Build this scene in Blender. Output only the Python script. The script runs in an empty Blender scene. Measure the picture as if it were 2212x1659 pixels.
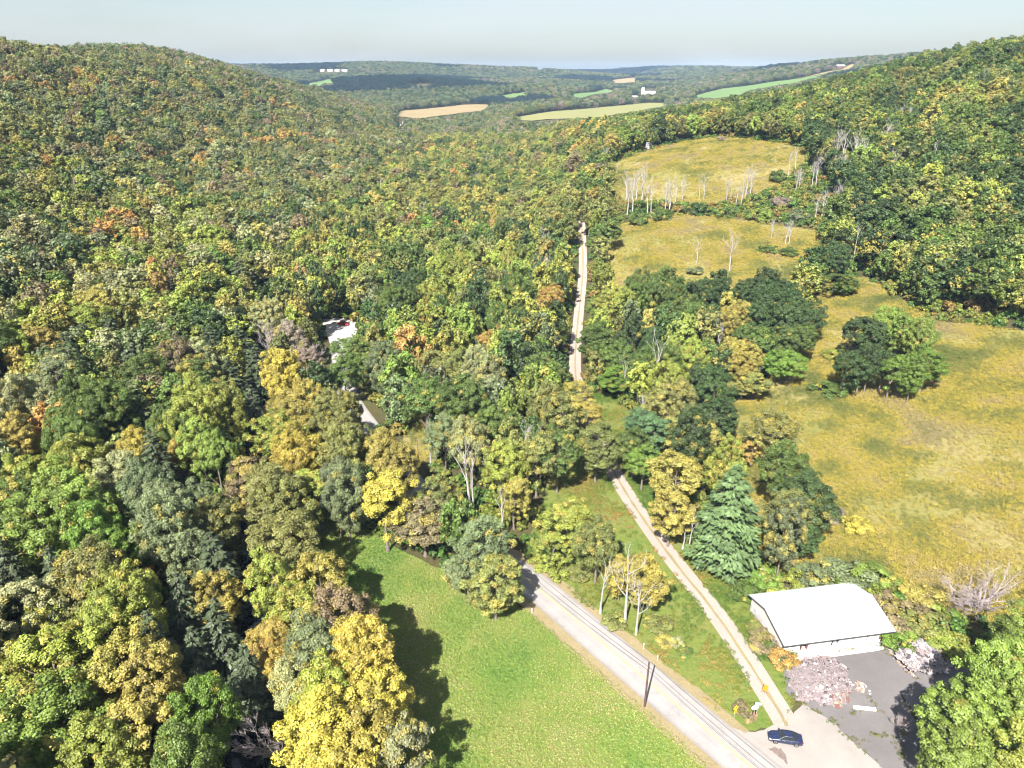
import bpy, bmesh, math, random
import numpy as np
from mathutils import Vector, Matrix, Euler
from mathutils.geometry import delaunay_2d_cdt

scene = bpy.context.scene
COL = scene.collection
random.seed(7)
RNG = np.random.default_rng(7)

# ------------------------------------------------------------------ camera
CAM_H, PITCH, FPX = 90.0, math.radians(24.0), 704.7
cam_d = bpy.data.cameras.new('camera')
cam = bpy.data.objects.new('camera', cam_d); COL.objects.link(cam)
cam.location = (0, 0, CAM_H); cam.rotation_euler = (math.pi/2 - PITCH, 0, 0)
cam_d.sensor_width = 36.0; cam_d.lens = 36.0*FPX/1024.0
cam_d.clip_start = 1.0; cam_d.clip_end = 30000.0
scene.camera = cam

# ------------------------------------------------------------------ sky, sun, exposure
SUN_EL, SUN_AZ = math.radians(46.5), math.radians(200.6)   # azimuth clockwise from +Y, towards the sun
world = bpy.data.worlds.new('World'); scene.world = world; world.use_nodes = True
wn = world.node_tree.nodes; wl = world.node_tree.links
sky = wn.new('ShaderNodeTexSky'); sky.sky_type = 'NISHITA'; sky.sun_disc = False
sky.sun_elevation = SUN_EL; sky.sun_rotation = SUN_AZ
sky.altitude = 300; sky.air_density = 1.0; sky.dust_density = 2.0; sky.ozone_density = 1.0
wn['Background'].inputs['Strength'].default_value = 0.052
# thin high cirrus: streaky noise over the whole sky
tc_ = wn.new('ShaderNodeTexCoord'); mp_ = wn.new('ShaderNodeMapping'); mp_.inputs['Scale'].default_value = (1.2, 1.2, 7.0); mp_.inputs['Rotation'].default_value = (.12, .25, .5)
wl.new(tc_.outputs['Generated'], mp_.inputs['Vector'])
cn_ = wn.new('ShaderNodeTexNoise'); cn_.inputs['Scale'].default_value = 1.6; cn_.inputs['Detail'].default_value = 6; cn_.inputs['Distortion'].default_value = .6; wl.new(mp_.outputs[0], cn_.inputs['Vector'])
cr_ = wn.new('ShaderNodeValToRGB'); cr_.color_ramp.elements[0].position = .45; cr_.color_ramp.elements[0].color = (.25, .25, .25, 1); cr_.color_ramp.elements[1].position = .75; cr_.color_ramp.elements[1].color = (.75, .75, .75, 1); wl.new(cn_.outputs['Fac'], cr_.inputs['Fac'])
cm_ = wn.new('ShaderNodeMix'); cm_.data_type = 'RGBA'; wl.new(cr_.outputs[0], cm_.inputs[0]); wl.new(sky.outputs[0], cm_.inputs[6]); cm_.inputs[7].default_value = (5.0, 5.45, 5.7, 1)
wl.new(cm_.outputs[2], wn['Background'].inputs['Color'])
sun_d = bpy.data.lights.new('sun', 'SUN'); sun_d.energy = 5.0; sun_d.angle = math.radians(0.53)
sun_d.color = (1.0, 0.955, 0.88)
sun = bpy.data.objects.new('sun', sun_d); COL.objects.link(sun); sun.location = (0, 0, 400)
to_sun = Vector((math.sin(SUN_AZ)*math.cos(SUN_EL), math.cos(SUN_AZ)*math.cos(SUN_EL), math.sin(SUN_EL)))
sun.rotation_euler = (-to_sun).to_track_quat('-Z', 'Y').to_euler()
vs = scene.view_settings
vs.view_transform = 'Standard'; vs.look = 'None'; vs.gamma = 1.0; vs.use_curve_mapping = False
vs.exposure = 1.6
cy = scene.cycles
cy.max_bounces = 6; cy.diffuse_bounces = 1; cy.glossy_bounces = 2; cy.transmission_bounces = 4
cy.transparent_max_bounces = 8; cy.volume_bounces = 0
cy.use_denoising = True
cy.pixel_filter_type = 'BLACKMAN_HARRIS'; cy.filter_width = 1.1

# ------------------------------------------------------------------ terrain
def sstep(t):
    t = np.clip(t, 0, 1); return t*t*(3-2*t)
def _hash(ix, iy, s):
    n = (ix.astype(np.int64)*374761393 + iy.astype(np.int64)*668265263 + s*1442695041) & 0x7fffffff
    n = (n ^ (n >> 13))*1274126177 & 0x7fffffff
    return ((n ^ (n >> 16)) & 0xffff)/65535.0
def vnoise(x, y, sc, s=0):
    x = np.asarray(x, float)/sc; y = np.asarray(y, float)/sc
    ix = np.floor(x); iy = np.floor(y); fx = x-ix; fy = y-iy
    fx = fx*fx*(3-2*fx); fy = fy*fy*(3-2*fy)
    a = _hash(ix, iy, s); b = _hash(ix+1, iy, s); c = _hash(ix, iy+1, s); d = _hash(ix+1, iy+1, s)
    return (a*(1-fx)+b*fx)*(1-fy)+(c*(1-fx)+d*fx)*fy
XT = ([-300, 0, 60, 100, 170, 250, 500, 900, 1400, 2200, 4000], [-20, -30, -44, -52, -76, -96, -124, -112, -140, -520, -1500])
XR = ([-300, 80, 150, 300, 600, 1000, 1600, 3000], [40, 62, 66, 70, 90, 160, 330, 700])
def creek_x(y): return np.interp(y, [-300, 40, 73, 100, 165, 250, 400], [-15, -30, -39, -46, -70, -94, -118])
def Ht(x, y):
    x = np.asarray(x, float); y = np.asarray(y, float)
    xt = np.interp(y, *XT); s = xt-x
    mL = 1-sstep((y-1000)/1000)
    hl = (94*sstep(s/390) + np.clip(s, 0, 12)*0.25)*mL
    hl = hl + (vnoise(x, y, 170, 3)-0.5)*14*sstep(s/160)*mL
    xr = np.interp(y, *XR); r = x-xr
    mR = 1-0.45*sstep((y-650)/600)
    hr = (np.clip(r, 0, 120)*0.16 + 39*sstep((r-100)/230))*mR
    hr = hr + 36*sstep((y-170)/380)*sstep((x+5)/90)*(1-.85*sstep((y-620)/500))
    hr = hr + (vnoise(x, y, 140, 5)-0.5)*10*sstep((r-120)/150)
    # far country
    base = 62*sstep((y-2300)/3300)
    def ridge(cx, cyy, sx, sy, h, rot=0.0):
        c, sn = math.cos(rot), math.sin(rot)
        u = (x-cx)*c+(y-cyy)*sn; v = -(x-cx)*sn+(y-cyy)*c
        return h*np.exp(-(u/sx)**2-(v/sy)**2)
    far = ridge(-1150, 3900, 1300, 700, 84) + ridge(-420, 2500, 480, 260, 62, -0.25) + ridge(1750, 2500, 1000, 900, 95, 0.5)
    far = far + ridge(500, 5000, 500, 400, -22) + ridge(-300, 5200, 500, 400, 12)
    far = far + (vnoise(x, y, 600, 9)-0.5)*46*sstep((y-2000)/1000)
    return hl + hr + base + far
ca, sa = math.cos(PITCH), math.sin(PITCH)
KS = 1024.0/2212.0
_TS = np.geomspace(25, 14000, 1500)
def G(kx, ky, h=0.0):
    """ground point (world) seen at a place of the photograph, h metres above the ground"""
    u = (kx*KS-512)/FPX; v = (ky*KS-384)/FPX
    d = np.array([u, ca-v*sa, -sa-v*ca])
    P = _TS[:, None]*d[None, :]
    f = CAM_H+P[:, 2]-(Ht(P[:, 0], P[:, 1])+h)
    i = np.argmax(f < 0) if (f < 0).any() else len(_TS)-1
    lo, hi = _TS[max(i-1, 0)], _TS[i]
    for _ in range(18):
        m = .5*(lo+hi); p = m*d
        if CAM_H+p[2]-(float(Ht(p[0], p[1]))+h) < 0: hi = m
        else: lo = m
    p = hi*d
    return Vector((p[0], p[1], float(Ht(p[0], p[1]))))
def proj(x, y, z):
    dz = np.asarray(z, float)-CAM_H
    Z = y*ca-dz*sa; V = -(y*sa+dz*ca)
    return 512+FPX*x/Z, 384+FPX*V/Z, Z
def depth(p): return p.y*ca-(p.z-CAM_H)*sa
def height_to(p, ky):
    """height of an upright thing standing at p whose top is seen at row ky"""
    v = (ky*KS-384)/FPX
    V0 = -(p.y*sa+(p.z-CAM_H)*ca); Z0 = depth(p)
    return (V0-v*Z0)/(ca-v*sa)
def inside(px, py, poly):
    px = np.asarray(px); py = np.asarray(py); r = np.zeros(px.shape, bool)
    n = len(poly)
    for i in range(n):
        x1, y1 = poly[i][0], poly[i][1]; x2, y2 = poly[(i+1) % n][0], poly[(i+1) % n][1]
        c = ((y1 > py) != (y2 > py))
        if y1 != y2: r ^= c & (px < (x2-x1)*(py-y1)/(y2-y1)+x1)
    return r
def seg_dist(px, py, line):
    px = np.asarray(px, float); py = np.asarray(py, float); d = np.full(px.shape, 1e9)
    for a, b in zip(line[:-1], line[1:]):
        ax, ay, bx, by = a[0], a[1], b[0], b[1]; L = (bx-ax)**2+(by-ay)**2
        t = np.clip(((px-ax)*(bx-ax)+(py-ay)*(by-ay))/L, 0, 1)
        d = np.minimum(d, np.hypot(px-ax-t*(bx-ax), py-ay-t*(by-ay)))
    return d

# ------------------------------------------------------------------ materials
def new_mat(name):
    m = bpy.data.materials.new(name); m.use_nodes = True
    nt = m.node_tree; return m, nt.nodes, nt.links, nt.nodes['Principled BSDF']
def ramp(nodes, stops):
    r = nodes.new('ShaderNodeValToRGB'); e = r.color_ramp.elements
    while len(e) < len(stops): e.new(0.5)
    for el, (p, c) in zip(e, stops): el.position = p; el.color = (*c, 1)
    return r
def noise(nodes, links, scale, detail=4, rough=0.6, coord=None, vec=None):
    n = nodes.new('ShaderNodeTexNoise'); n.inputs['Scale'].default_value = scale
    n.inputs['Detail'].default_value = detail; n.inputs['Roughness'].default_value = rough
    if vec is not None: links.new(vec, n.inputs['Vector'])
    else:
        t = nodes.new('ShaderNodeNewGeometry'); links.new(t.outputs['Position'], n.inputs['Vector'])
    return n
def patch_mat(name, big, small, bscale, sscale, rough=0.9, bump=0.3, fac=0.5, bdist=0.3):
    """two layers of noise in world space: broad patches and fine grain"""
    m, N, L, B = new_mat(name)
    n1 = noise(N, L, bscale, 5, .6); r1 = ramp(N, big); L.new(n1.outputs['Fac'], r1.inputs['Fac'])
    n2 = noise(N, L, sscale, 5, .7); r2 = ramp(N, small); L.new(n2.outputs['Fac'], r2.inputs['Fac'])
    mx = N.new('ShaderNodeMix'); mx.data_type = 'RGBA'; mx.blend_type = 'MIX'; mx.inputs[0].default_value = fac
    L.new(r1.outputs['Color'], mx.inputs[6]); L.new(r2.outputs['Color'], mx.inputs[7])
    L.new(mx.outputs[2], B.inputs['Base Color']); B.inputs['Roughness'].default_value = rough
    B.inputs['Specular IOR Level'].default_value = 0.2
    if bump:
        bp = N.new('ShaderNodeBump'); bp.inputs['Strength'].default_value = bump; bp.inputs['Distance'].default_value = bdist
        L.new(n2.outputs['Fac'], bp.inputs['Height']); L.new(bp.outputs['Normal'], B.inputs['Normal'])
    return m
def plain(name, c, rough=0.6, metal=0.0, spec=0.4, var=0.12, scale=3.0, coat=0.0):
    m, N, L, B = new_mat(name)
    n1 = noise(N, L, scale, 4, .65)
    r1 = ramp(N, [(0.25, tuple(max(v*(1-var), 0) for v in c)), (0.75, tuple(min(v*(1+var), 1) for v in c))])
    L.new(n1.outputs['Fac'], r1.inputs['Fac']); L.new(r1.outputs['Color'], B.inputs['Base Color'])
    B.inputs['Roughness'].default_value = rough; B.inputs['Metallic'].default_value = metal
    B.inputs['Specular IOR Level'].default_value = spec; B.inputs['Coat Weight'].default_value = coat
    return m
def leaf_mat(name, inst, transl=0.16, vlo=0.45, vhi=1.75):
    m, N, L, B = new_mat(name)
    if inst:
        a = N.new('ShaderNodeAttribute'); a.attribute_type = 'INSTANCER'; a.attribute_name = 'tint'
        colo, alp = a.outputs['Color'], a.outputs['Alpha']
    else:
        a = N.new('ShaderNodeObjectInfo'); colo, alp = a.outputs['Color'], a.outputs['Alpha']
    lv = N.new('ShaderNodeAttribute'); lv.attribute_name = 'lv'
    cl = N.new('ShaderNodeAttribute'); cl.attribute_name = 'cl'
    mr = N.new('ShaderNodeMapRange'); mr.inputs['To Min'].default_value = vlo; mr.inputs['To Max'].default_value = vhi
    L.new(lv.outputs['Fac'], mr.inputs['Value'])
    # clump to clump change of hue: part of the crown is turning (alpha of the tint says how much of it)
    th = N.new('ShaderNodeMath'); th.operation = 'LESS_THAN'; L.new(cl.outputs['Fac'], th.inputs[0]); L.new(alp, th.inputs[1])
    tf = N.new('ShaderNodeMath'); tf.operation = 'MULTIPLY'; tf.inputs[1].default_value = 0.65; L.new(th.outputs[0], tf.inputs[0])
    mx = N.new('ShaderNodeMix'); mx.data_type = 'RGBA'; L.new(tf.outputs[0], mx.inputs[0])
    L.new(colo, mx.inputs[6]); mx.inputs[7].default_value = (0.30, 0.25, 0.05, 1)
    mu = N.new('ShaderNodeMix'); mu.data_type = 'RGBA'; mu.blend_type = 'MULTIPLY'; mu.inputs[0].default_value = 1
    L.new(mx.outputs[2], mu.inputs[6]); L.new(mr.outputs[0], mu.inputs[7])
    L.new(mu.outputs[2], B.inputs['Base Color']); B.inputs['Roughness'].default_value = 0.55
    B.inputs['Specular IOR Level'].default_value = 0.45
    tr = N.new('ShaderNodeBsdfTranslucent'); L.new(mu.outputs[2], tr.inputs['Color'])
    ms = N.new('ShaderNodeMixShader'); ms.inputs[0].default_value = transl
    L.new(B.outputs[0], ms.inputs[1]); L.new(tr.outputs[0], ms.inputs[2])
    L.new(ms.outputs[0], N['Material Output'].inputs['Surface'])
    return m
M = {}
M['forest_floor'] = patch_mat('forest_floor', [(.3, (.035, .04, .014)), (.55, (.07, .06, .025)), (.75, (.06, .09, .02))],
                              [(.3, (.03, .035, .012)), (.7, (.10, .08, .035))], .06, 1.2, bump=.6)
M['lawn'] = patch_mat('lawn_grass', [(.30, (.075, .155, .02)), (.45, (.125, .19, .035)), (.58, (.175, .20, .05)), (.72, (.225, .205, .075))],
                      [(.3, (.06, .13, .015)), (.5, (.13, .19, .035)), (.72, (.235, .23, .075))], .05, 1.6, bump=.5, fac=.5)
M['meadow'] = patch_mat('meadow_soil', [(.3, (.11, .125, .03)), (.5, (.185, .165, .05)), (.68, (.27, .215, .11))],
                        [(.3, (.09, .10, .02)), (.5, (.20, .175, .05)), (.75, (.32, .26, .14))], .05, 1.5, bump=.7)
M['rough'] = patch_mat('rough_grass', [(.3, (.055, .11, .018)), (.5, (.105, .135, .028)), (.7, (.16, .135, .05))],
                       [(.3, (.05, .11, .015)), (.5, (.13, .16, .03)), (.75, (.25, .2, .08))], .11, 1.4, bump=.6)
M['verge'] = patch_mat('dry_verge', [(.3, (.18, .145, .075)), (.6, (.25, .20, .11)), (.75, (.15, .16, .055))],
                       [(.3, (.15, .12, .06)), (.7, (.30, .245, .145))], .3, 3.0, bump=.4)
M['tan_field'] = patch_mat('tan_field', [(.35, (.20, .155, .075)), (.6, (.25, .195, .10))], [(.3, (.19, .145, .07)), (.7, (.28, .215, .115))], .01, .2, bump=.2)
M['yel_field'] = patch_mat('yellow_green_field', [(.35, (.165, .175, .06)), (.6, (.205, .195, .075))], [(.3, (.15, .16, .05)), (.7, (.225, .215, .085))], .01, .2, bump=.2)
M['grn_field'] = patch_mat('green_field', [(.35, (.085, .155, .045)), (.6, (.12, .185, .06))], [(.3, (.08, .145, .04)), (.7, (.145, .2, .07))], .01, .2, bump=.2)

# ------------------------------------------------------------------ mesh helpers
def link(o, parent=None):
    COL.objects.link(o)
    if parent is not None: o.parent = parent
    return o
def mesh_obj(name, me, mat=None, parent=None, smooth=False):
    if mat is not None and len(me.materials) == 0: me.materials.append(mat)
    if smooth:
        me.polygons.foreach_set('use_smooth', np.ones(len(me.polygons), bool))
    return link(bpy.data.objects.new(name, me), parent)
def pydata(name, v, f):
    me = bpy.data.meshes.new(name); me.from_pydata([tuple(p) for p in v], [], f); me.update(); return me
def np_mesh(name, V, quads):
    me = bpy.data.meshes.new(name); nv, nq = len(V), len(quads); k = quads.shape[1]
    me.vertices.add(nv); me.vertices.foreach_set('co', np.asarray(V, np.float32).ravel())
    me.loops.add(nq*k); me.loops.foreach_set('vertex_index', quads.astype(np.int32).ravel())
    me.polygons.add(nq); me.polygons.foreach_set('loop_start', np.arange(nq, dtype=np.int32)*k)
    me.update(calc_edges=True); me.validate(); return me
def empty(name, loc, rz=0.0):
    o = bpy.data.objects.new(name, None); o.location = loc; o.rotation_euler = (0, 0, rz); o.empty_display_size = .5
    return link(o)
def tag(o, label=None, cat=None, group=None, kind=None):
    if label: o['label'] = label
    if cat: o['category'] = cat
    if group: o['group'] = group
    if kind: o['kind'] = kind
    return o
class MB:
    """collects boxes, tubes and loops of points into one mesh"""
    def __init__(s): s.v = []; s.f = []
    def add(s, v, f):
        o = len(s.v); s.v += [tuple(p) for p in v]; s.f += [[i+o for i in q] for q in f]
    def box(s, c, d, rz=0.0, M4=None):
        x, y, z = d[0]/2, d[1]/2, d[2]/2
        P = [Vector((a*x, b*y, e*z)) for e in (-1, 1) for a, b in ((-1, -1), (1, -1), (1, 1), (-1, 1))]
        R = Matrix.Rotation(rz, 3, 'Z') if M4 is None else M4
        P = [R @ p+Vector(c) for p in P]
        s.add(P, [(0, 3, 2, 1), (4, 5, 6, 7), (0, 1, 5, 4), (1, 2, 6, 5), (2, 3, 7, 6), (3, 0, 4, 7)])
    def tube(s, pts, rad, n=6, cap=True):
        pts = [Vector(p) for p in pts]; o = len(s.v)
        for i, p in enumerate(pts):
            t = (pts[min(i+1, len(pts)-1)]-pts[max(i-1, 0)]).normalized()
            a = t.orthogonal().normalized() if i == 0 else (a-t*a.dot(t)).normalized()
            b = t.cross(a); r = rad[i] if isinstance(rad, (list, tuple)) else rad
            for k in range(n):
                q = 2*math.pi*k/n; s.v.append(tuple(p+a*(r*math.cos(q))+b*(r*math.sin(q))))
        for i in range(len(pts)-1):
            for k in range(n):
                s.f.append([o+i*n+k, o+i*n+(k+1) % n, o+(i+1)*n+(k+1) % n, o+(i+1)*n+k])
        if cap:
            s.f.append([o+k for k in range(n)][::-1]); s.f.append([o+(len(pts)-1)*n+k for k in range(n)])
    def build(s, name, mat, parent=None, smooth=False):
        return mesh_obj(name, pydata(name, s.v, s.f), mat, parent, smooth)
    def mesh(s, name, mat):
        me = pydata(name, s.v, s.f); me.materials.append(mat); return me

def drape(name, poly, mat, lift, step, kind='structure'):
    """a sheet laid over the terrain inside a polygon of world points"""
    P = [Vector((p[0], p[1])) for p in poly]
    # densify the border
    B = []
    for a, b in zip(P, P[1:]+P[:1]):
        n = max(1, int((b-a).length/step)); B += [a.lerp(b, i/n) for i in range(n)]
    xs = [p.x for p in B]; ys = [p.y for p in B]
    gx, gy = np.meshgrid(np.arange(min(xs), max(xs), step), np.arange(min(ys), max(ys), step))
    gx = gx.ravel(); gy = gy.ravel(); k = inside(gx, gy, [(p.x, p.y) for p in B])
    k &= seg_dist(gx, gy, [(p.x, p.y) for p in P]+[(P[0].x, P[0].y)]) > step*.4
    pts = B+[Vector((a, b)) for a, b in zip(gx[k], gy[k])]
    nB = len(B)
    v, e, f, *_ = delaunay_2d_cdt(pts, [], [list(range(nB))], 1, 1e-4)
    X = np.array([[p.x, p.y] for p in v]); Z = Ht(X[:, 0], X[:, 1])+lift
    me = pydata(name, np.c_[X, Z], [list(q) for q in f])
    if len(me.polygons) and me.polygons[0].normal.z < 0: me.flip_normals()
    o = mesh_obj(name, me, mat, None, True); tag(o, kind=kind); return o
def wob(poly, amp, n, seed):
    """uneven the border of a polygon"""
    r = random.Random(seed); out = []
    for a, b in zip(poly, poly[1:]+poly[:1]):
        a = Vector(a[:2]); b = Vector(b[:2]); d = (b-a); nrm = Vector((-d.y, d.x)).normalized() if d.length else Vector((0, 0))
        for i in range(n): out.append(a.lerp(b, i/n)+nrm*(r.uniform(-amp, amp) if i else 0))
    return out
def smooth_line(pts, n=8):
    P = [Vector(p) for p in pts]; out = []
    for i in range(len(P)-1):
        p0, p1, p2, p3 = P[max(i-1, 0)], P[i], P[i+1], P[min(i+2, len(P)-1)]
        for k in range(n):
            t = k/n
            out.append(.5*((2*p1)+(-p0+p2)*t+(2*p0-5*p1+4*p2-p3)*t*t+(-p0+3*p1-3*p2+p3)*t**3))
    return out+[P[-1]]
def strip_mesh(name, line, offs, lift, uv=True):
    """a ribbon along a line; offs: sideways positions of its columns"""
    V = []; n = len(line); k = len(offs); s = 0; U = []
    for i, p in enumerate(line):
        t = line[min(i+1, n-1)]-line[max(i-1, 0)]; t = Vector((t[0], t[1])).normalized(); nr = Vector((t.y, -t.x))
        if i: s += (Vector(line[i][:2])-Vector(line[i-1][:2])).length
        for o in offs:
            q = Vector((p[0], p[1]))+nr*o; V.append((q.x, q.y, float(Ht(q.x, q.y))+lift)); U.append((s, o))
    F = [[i*k+j, i*k+j+1, (i+1)*k+j+1, (i+1)*k+j] for i in range(n-1) for j in range(k-1)]
    me = pydata(name, V, F)
    if me.polygons[0].normal.z < 0: me.flip_normals()
    ul = me.uv_layers.new(name='along')
    for lp in me.loops: ul.data[lp.index].uv = U[lp.vertex_index]
    return me

# ------------------------------------------------------------------ ground sheet
def axis(lo, hi, s0, g):
    p = [0.0]; s = s0
    while p[-1] < hi: p.append(p[-1]+s); s *= g if p[-1] > 260 else 1.0
    q = [0.0]; s = s0
    while q[-1] > lo: q.append(q[-1]-s); s *= g if q[-1] < -160 else 1.0
    return np.array(q[::-1][:-1]+p)
gxs = axis(-7000, 7000, 3.0, 1.035); gys = axis(-120, 7300, 3.0, 1.02)
X, Y = np.meshgrid(gxs, gys); Zg = Ht(X, Y)
cdip = np.abs(X-creek_x(Y)); Zg = Zg-np.where(Y < 420, 2.2*np.exp(-(cdip/4.5)**2), 0)
nx, ny = len(gxs), len(gys)
ii = (np.arange(ny-1)[:, None]*nx+np.arange(nx-1)[None, :]).ravel()
ground = mesh_obj('ground', np_mesh('ground', np.c_[X.ravel(), Y.ravel(), Zg.ravel()], np.c_[ii, ii+1, ii+1+nx, ii+nx]), M['forest_floor'], None, True)
tag(ground, kind='structure')
# ------------------------------------------------------------------ layout: roads, clearings, fields
def GP(pts): return [G(a, b) for a, b in pts]
road_pts = [Vector((56.8, 39.3)), Vector((32.3, 70.9)), Vector((17.6, 89.9)), Vector((3.05, 108.8))]
road_pts += [G(*p).xy for p in ((985, 1150), (880, 1035), (795, 925), (748, 850), (738, 775), (730, 715))]
road_line = smooth_line([Vector((p[0], p[1])) for p in road_pts], 10)
track_pts = [G(*p).xy for p in ((1700, 1568), (1672, 1520), (1560, 1345), (1435, 1185), (1352, 1065), (1318, 1000), (1288, 925), (1256, 855), (1242, 790), (1250, 680), (1259, 590), (1258, 520), (1256, 470))]
track_line = smooth_line([Vector((p[0], p[1])) for p in track_pts], 8)

m, N, L, B = new_mat('worn_asphalt')
n1 = noise(N, L, .25, 5, .6); r1 = ramp(N, [(.3, (.25, .235, .228)), (.7, (.31, .29, .28))]); L.new(n1.outputs['Fac'], r1.inputs['Fac'])
n2 = noise(N, L, 9, 4, .7); r2 = ramp(N, [(.3, (.78, .78, .78)), (.7, (1.1, 1.1, 1.1))]); L.new(n2.outputs['Fac'], r2.inputs['Fac'])
uvn = N.new('ShaderNodeUVMap'); uvn.uv_map = 'along'
sx = N.new('ShaderNodeSeparateXYZ'); L.new(uvn.outputs[0], sx.inputs[0])
ab = N.new('ShaderNodeMath'); ab.operation = 'ABSOLUTE'; L.new(sx.outputs['Y'], ab.inputs[0])
rl = ramp(N, [(.0, (.9, .9, .9)), (.16, (1, 1, 1)), (.33, (.93, .93, .93)), (.5, (1.02, 1.02, 1.02)), (.78, (.95, .95, .95)), (1, (.7, .68, .66))])
md = N.new('ShaderNodeMath'); md.operation = 'DIVIDE'; md.inputs[1].default_value = 3.4; L.new(ab.outputs[0], md.inputs[0]); L.new(md.outputs[0], rl.inputs['Fac'])
def mulc(N, L, a, b):
    q = N.new('ShaderNodeMix'); q.data_type = 'RGBA'; q.blend_type = 'MULTIPLY'; q.inputs[0].default_value = 1
    L.new(a, q.inputs[6]); L.new(b, q.inputs[7]); return q.outputs[2]
vo = N.new('ShaderNodeTexVoronoi'); vo.feature = 'DISTANCE_TO_EDGE'; vo.inputs['Scale'].default_value = .22
nw = noise(N, L, .8, 3, .6); va = N.new('ShaderNodeVectorMath'); va.operation = 'MULTIPLY_ADD'
gp = N.new('ShaderNodeNewGeometry'); L.new(nw.outputs['Color'], va.inputs[0]); va.inputs[1].default_value = (2.2, 2.2, 2.2); L.new(gp.outputs['Position'], va.inputs[2]); L.new(va.outputs[0], vo.inputs['Vector'])
rc = ramp(N, [(.0, (.8, .79, .78)), (.006, (.88, .87, .86)), (.012, (1, 1, 1))]); L.new(vo.outputs['Distance'], rc.inputs['Fac'])
c = mulc(N, L, mulc(N, L, r1.outputs[0], r2.outputs[0]), mulc(N, L, rl.outputs[0], rc.outputs[0]))
L.new(c, B.inputs['Base Color']); B.inputs['Roughness'].default_value = .85
M['asphalt'] = m
M['yellow_paint'] = plain('yellow_road_paint', (.40, .345, .14), .8, var=.35, scale=1.2)
M['dirt'] = patch_mat('track_dirt', [(.3, (.27, .215, .185)), (.7, (.345, .29, .26))], [(.3, (.22, .17, .145)), (.7, (.38, .325, .295))], .12, 4, bump=.4, bdist=.1)
M['gravel'] = patch_mat('pale_gravel', [(.3, (.33, .305, .29)), (.7, (.42, .39, .375))], [(.3, (.3, .275, .26)), (.7, (.46, .435, .42))], .2, 5, bump=.4, bdist=.1)
# old parking lot: dark patched asphalt and a pale dusty apron
m = patch_mat('old_lot_asphalt', [(.3, (.105, .095, .095)), (.5, (.13, .12, .12)), (.7, (.165, .152, .15))], [(.3, (.095, .088, .088)), (.7, (.165, .15, .15))], .12, 5, bump=.2, bdist=.03, fac=.4)
M['lot'] = m
M['apron'] = patch_mat('dusty_apron', [(.3, (.20, .18, .165)), (.5, (.255, .232, .213)), (.7, (.295, .272, .252))], [(.3, (.215, .192, .176)), (.7, (.285, .264, .248))], .14, 6, bump=.15, bdist=.03, fac=.35)
M['water'] = plain('creek_water', (.012, .016, .016), .08, spec=.5)

road = mesh_obj('road', strip_mesh('road', road_line, [-3.35, -2.2, -1.1, 0, 1.1, 2.2, 3.35], .10), M['asphalt']); tag(road, kind='structure')
nl = [i for i, p in enumerate(road_line) if p.y < 150]
for s in (-.14, .14):
    ln = mesh_obj('centre_line', strip_mesh('centre_line', road_line[:nl[-1]], [s-.065, s+.065], .108), M['yellow_paint'], road)
track = mesh_obj('dirt_track', strip_mesh('dirt_track', track_line, [-1.95, -1.2, -.5, 0, .5, 1.2, 1.95], .09), M['dirt']); tag(track, kind='structure')
med_l = []
for i, p in enumerate(track_line): med_l.append(p)
me = strip_mesh('grass_median', med_l, [-.28, 0, .28], .11)
for v in me.vertices: v.co.x += random.uniform(-.12, .12); v.co.y += random.uniform(-.12, .12)
mesh_obj('grass_median', me, M['verge'], track)

lawn_poly = [p.xy for p in GP([(1900, 1990), (1534, 1659), (1455, 1588), (1385, 1527), (1310, 1462), (1220, 1388), (1140, 1316), (1085, 1300), (1010, 1262), (930, 1222), (850, 1180), (780, 1135), (700, 1085), (660, 1110), (680, 1200), (720, 1290), (730, 1400), (760, 1550), (800, 1700), (840, 1990)])]
lawn_poly[0] = Vector((48, 42)); lawn_poly[-1] = Vector((-20, 42)); lawn_poly[-2] = Vector((-22, 63))
drape('lawn', wob(lawn_poly, .6, 4, 1), M['lawn'], .05, 4.0)
# dry strip along the road
vl = [p for p in road_line if p.y < 118]
o = mesh_obj('road_verge', strip_mesh('road_verge', vl, [-5.6, -4.6, 0, 4.0, 5.0], .07), M['verge']); tag(o, kind='structure')
me = o.data
for v in me.vertices: v.co.x += random.uniform(-.3, .3); v.co.y += random.uniform(-.3, .3)
rough_poly = [p.xy for p in GP([(1130, 1215), (1160, 1110), (1200, 1010), (1290, 940), (1250, 850), (1330, 850), (1380, 930), (1430, 1010), (1480, 1110), (1560, 1240), (1640, 1270), (1720, 1400), (1715, 1500), (1700, 1550), (1660, 1575), (1600, 1570), (1540, 1530), (1430, 1430), (1300, 1330), (1200, 1270)])]
drape('rough_grass', wob(rough_poly, .6, 4, 2), M['rough'], .045, 4.0)
lot_poly = [p.xy for p in GP([(1735, 1520), (1700, 1500), (1690, 1420), (1720, 1405), (1830, 1398), (1915, 1388), (1990, 1440), (2080, 1400), (2230, 1440)])]+[Vector((85, 80)), Vector((80, 48)), Vector((55, 48))]+[p.xy for p in GP([(1905, 1659), (1850, 1610), (1800, 1560)])]
drape('parking_lot', wob(lot_poly, .25, 4, 3), M['lot'], .060, 3.0)
ap_poly = [p.xy for p in GP([(1735, 1520), (1800, 1560), (1850, 1610), (1905, 1659)])]+[Vector((55, 48)), Vector((53.5, 47.5)), Vector((36, 69.6))]+[p.xy for p in GP([(1570, 1568), (1610, 1584), (1650, 1578), (1690, 1556), (1712, 1545)])]
apron_poly = ap_poly
drape('driveway_apron', wob(ap_poly, .12, 4, 4), M['apron'], .085, 3.0)
pull_poly = [p.xy for p in GP([(694, 690), (745, 688), (772, 700), (768, 735), (752, 770), (738, 800), (722, 790), (712, 740)])]
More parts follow.
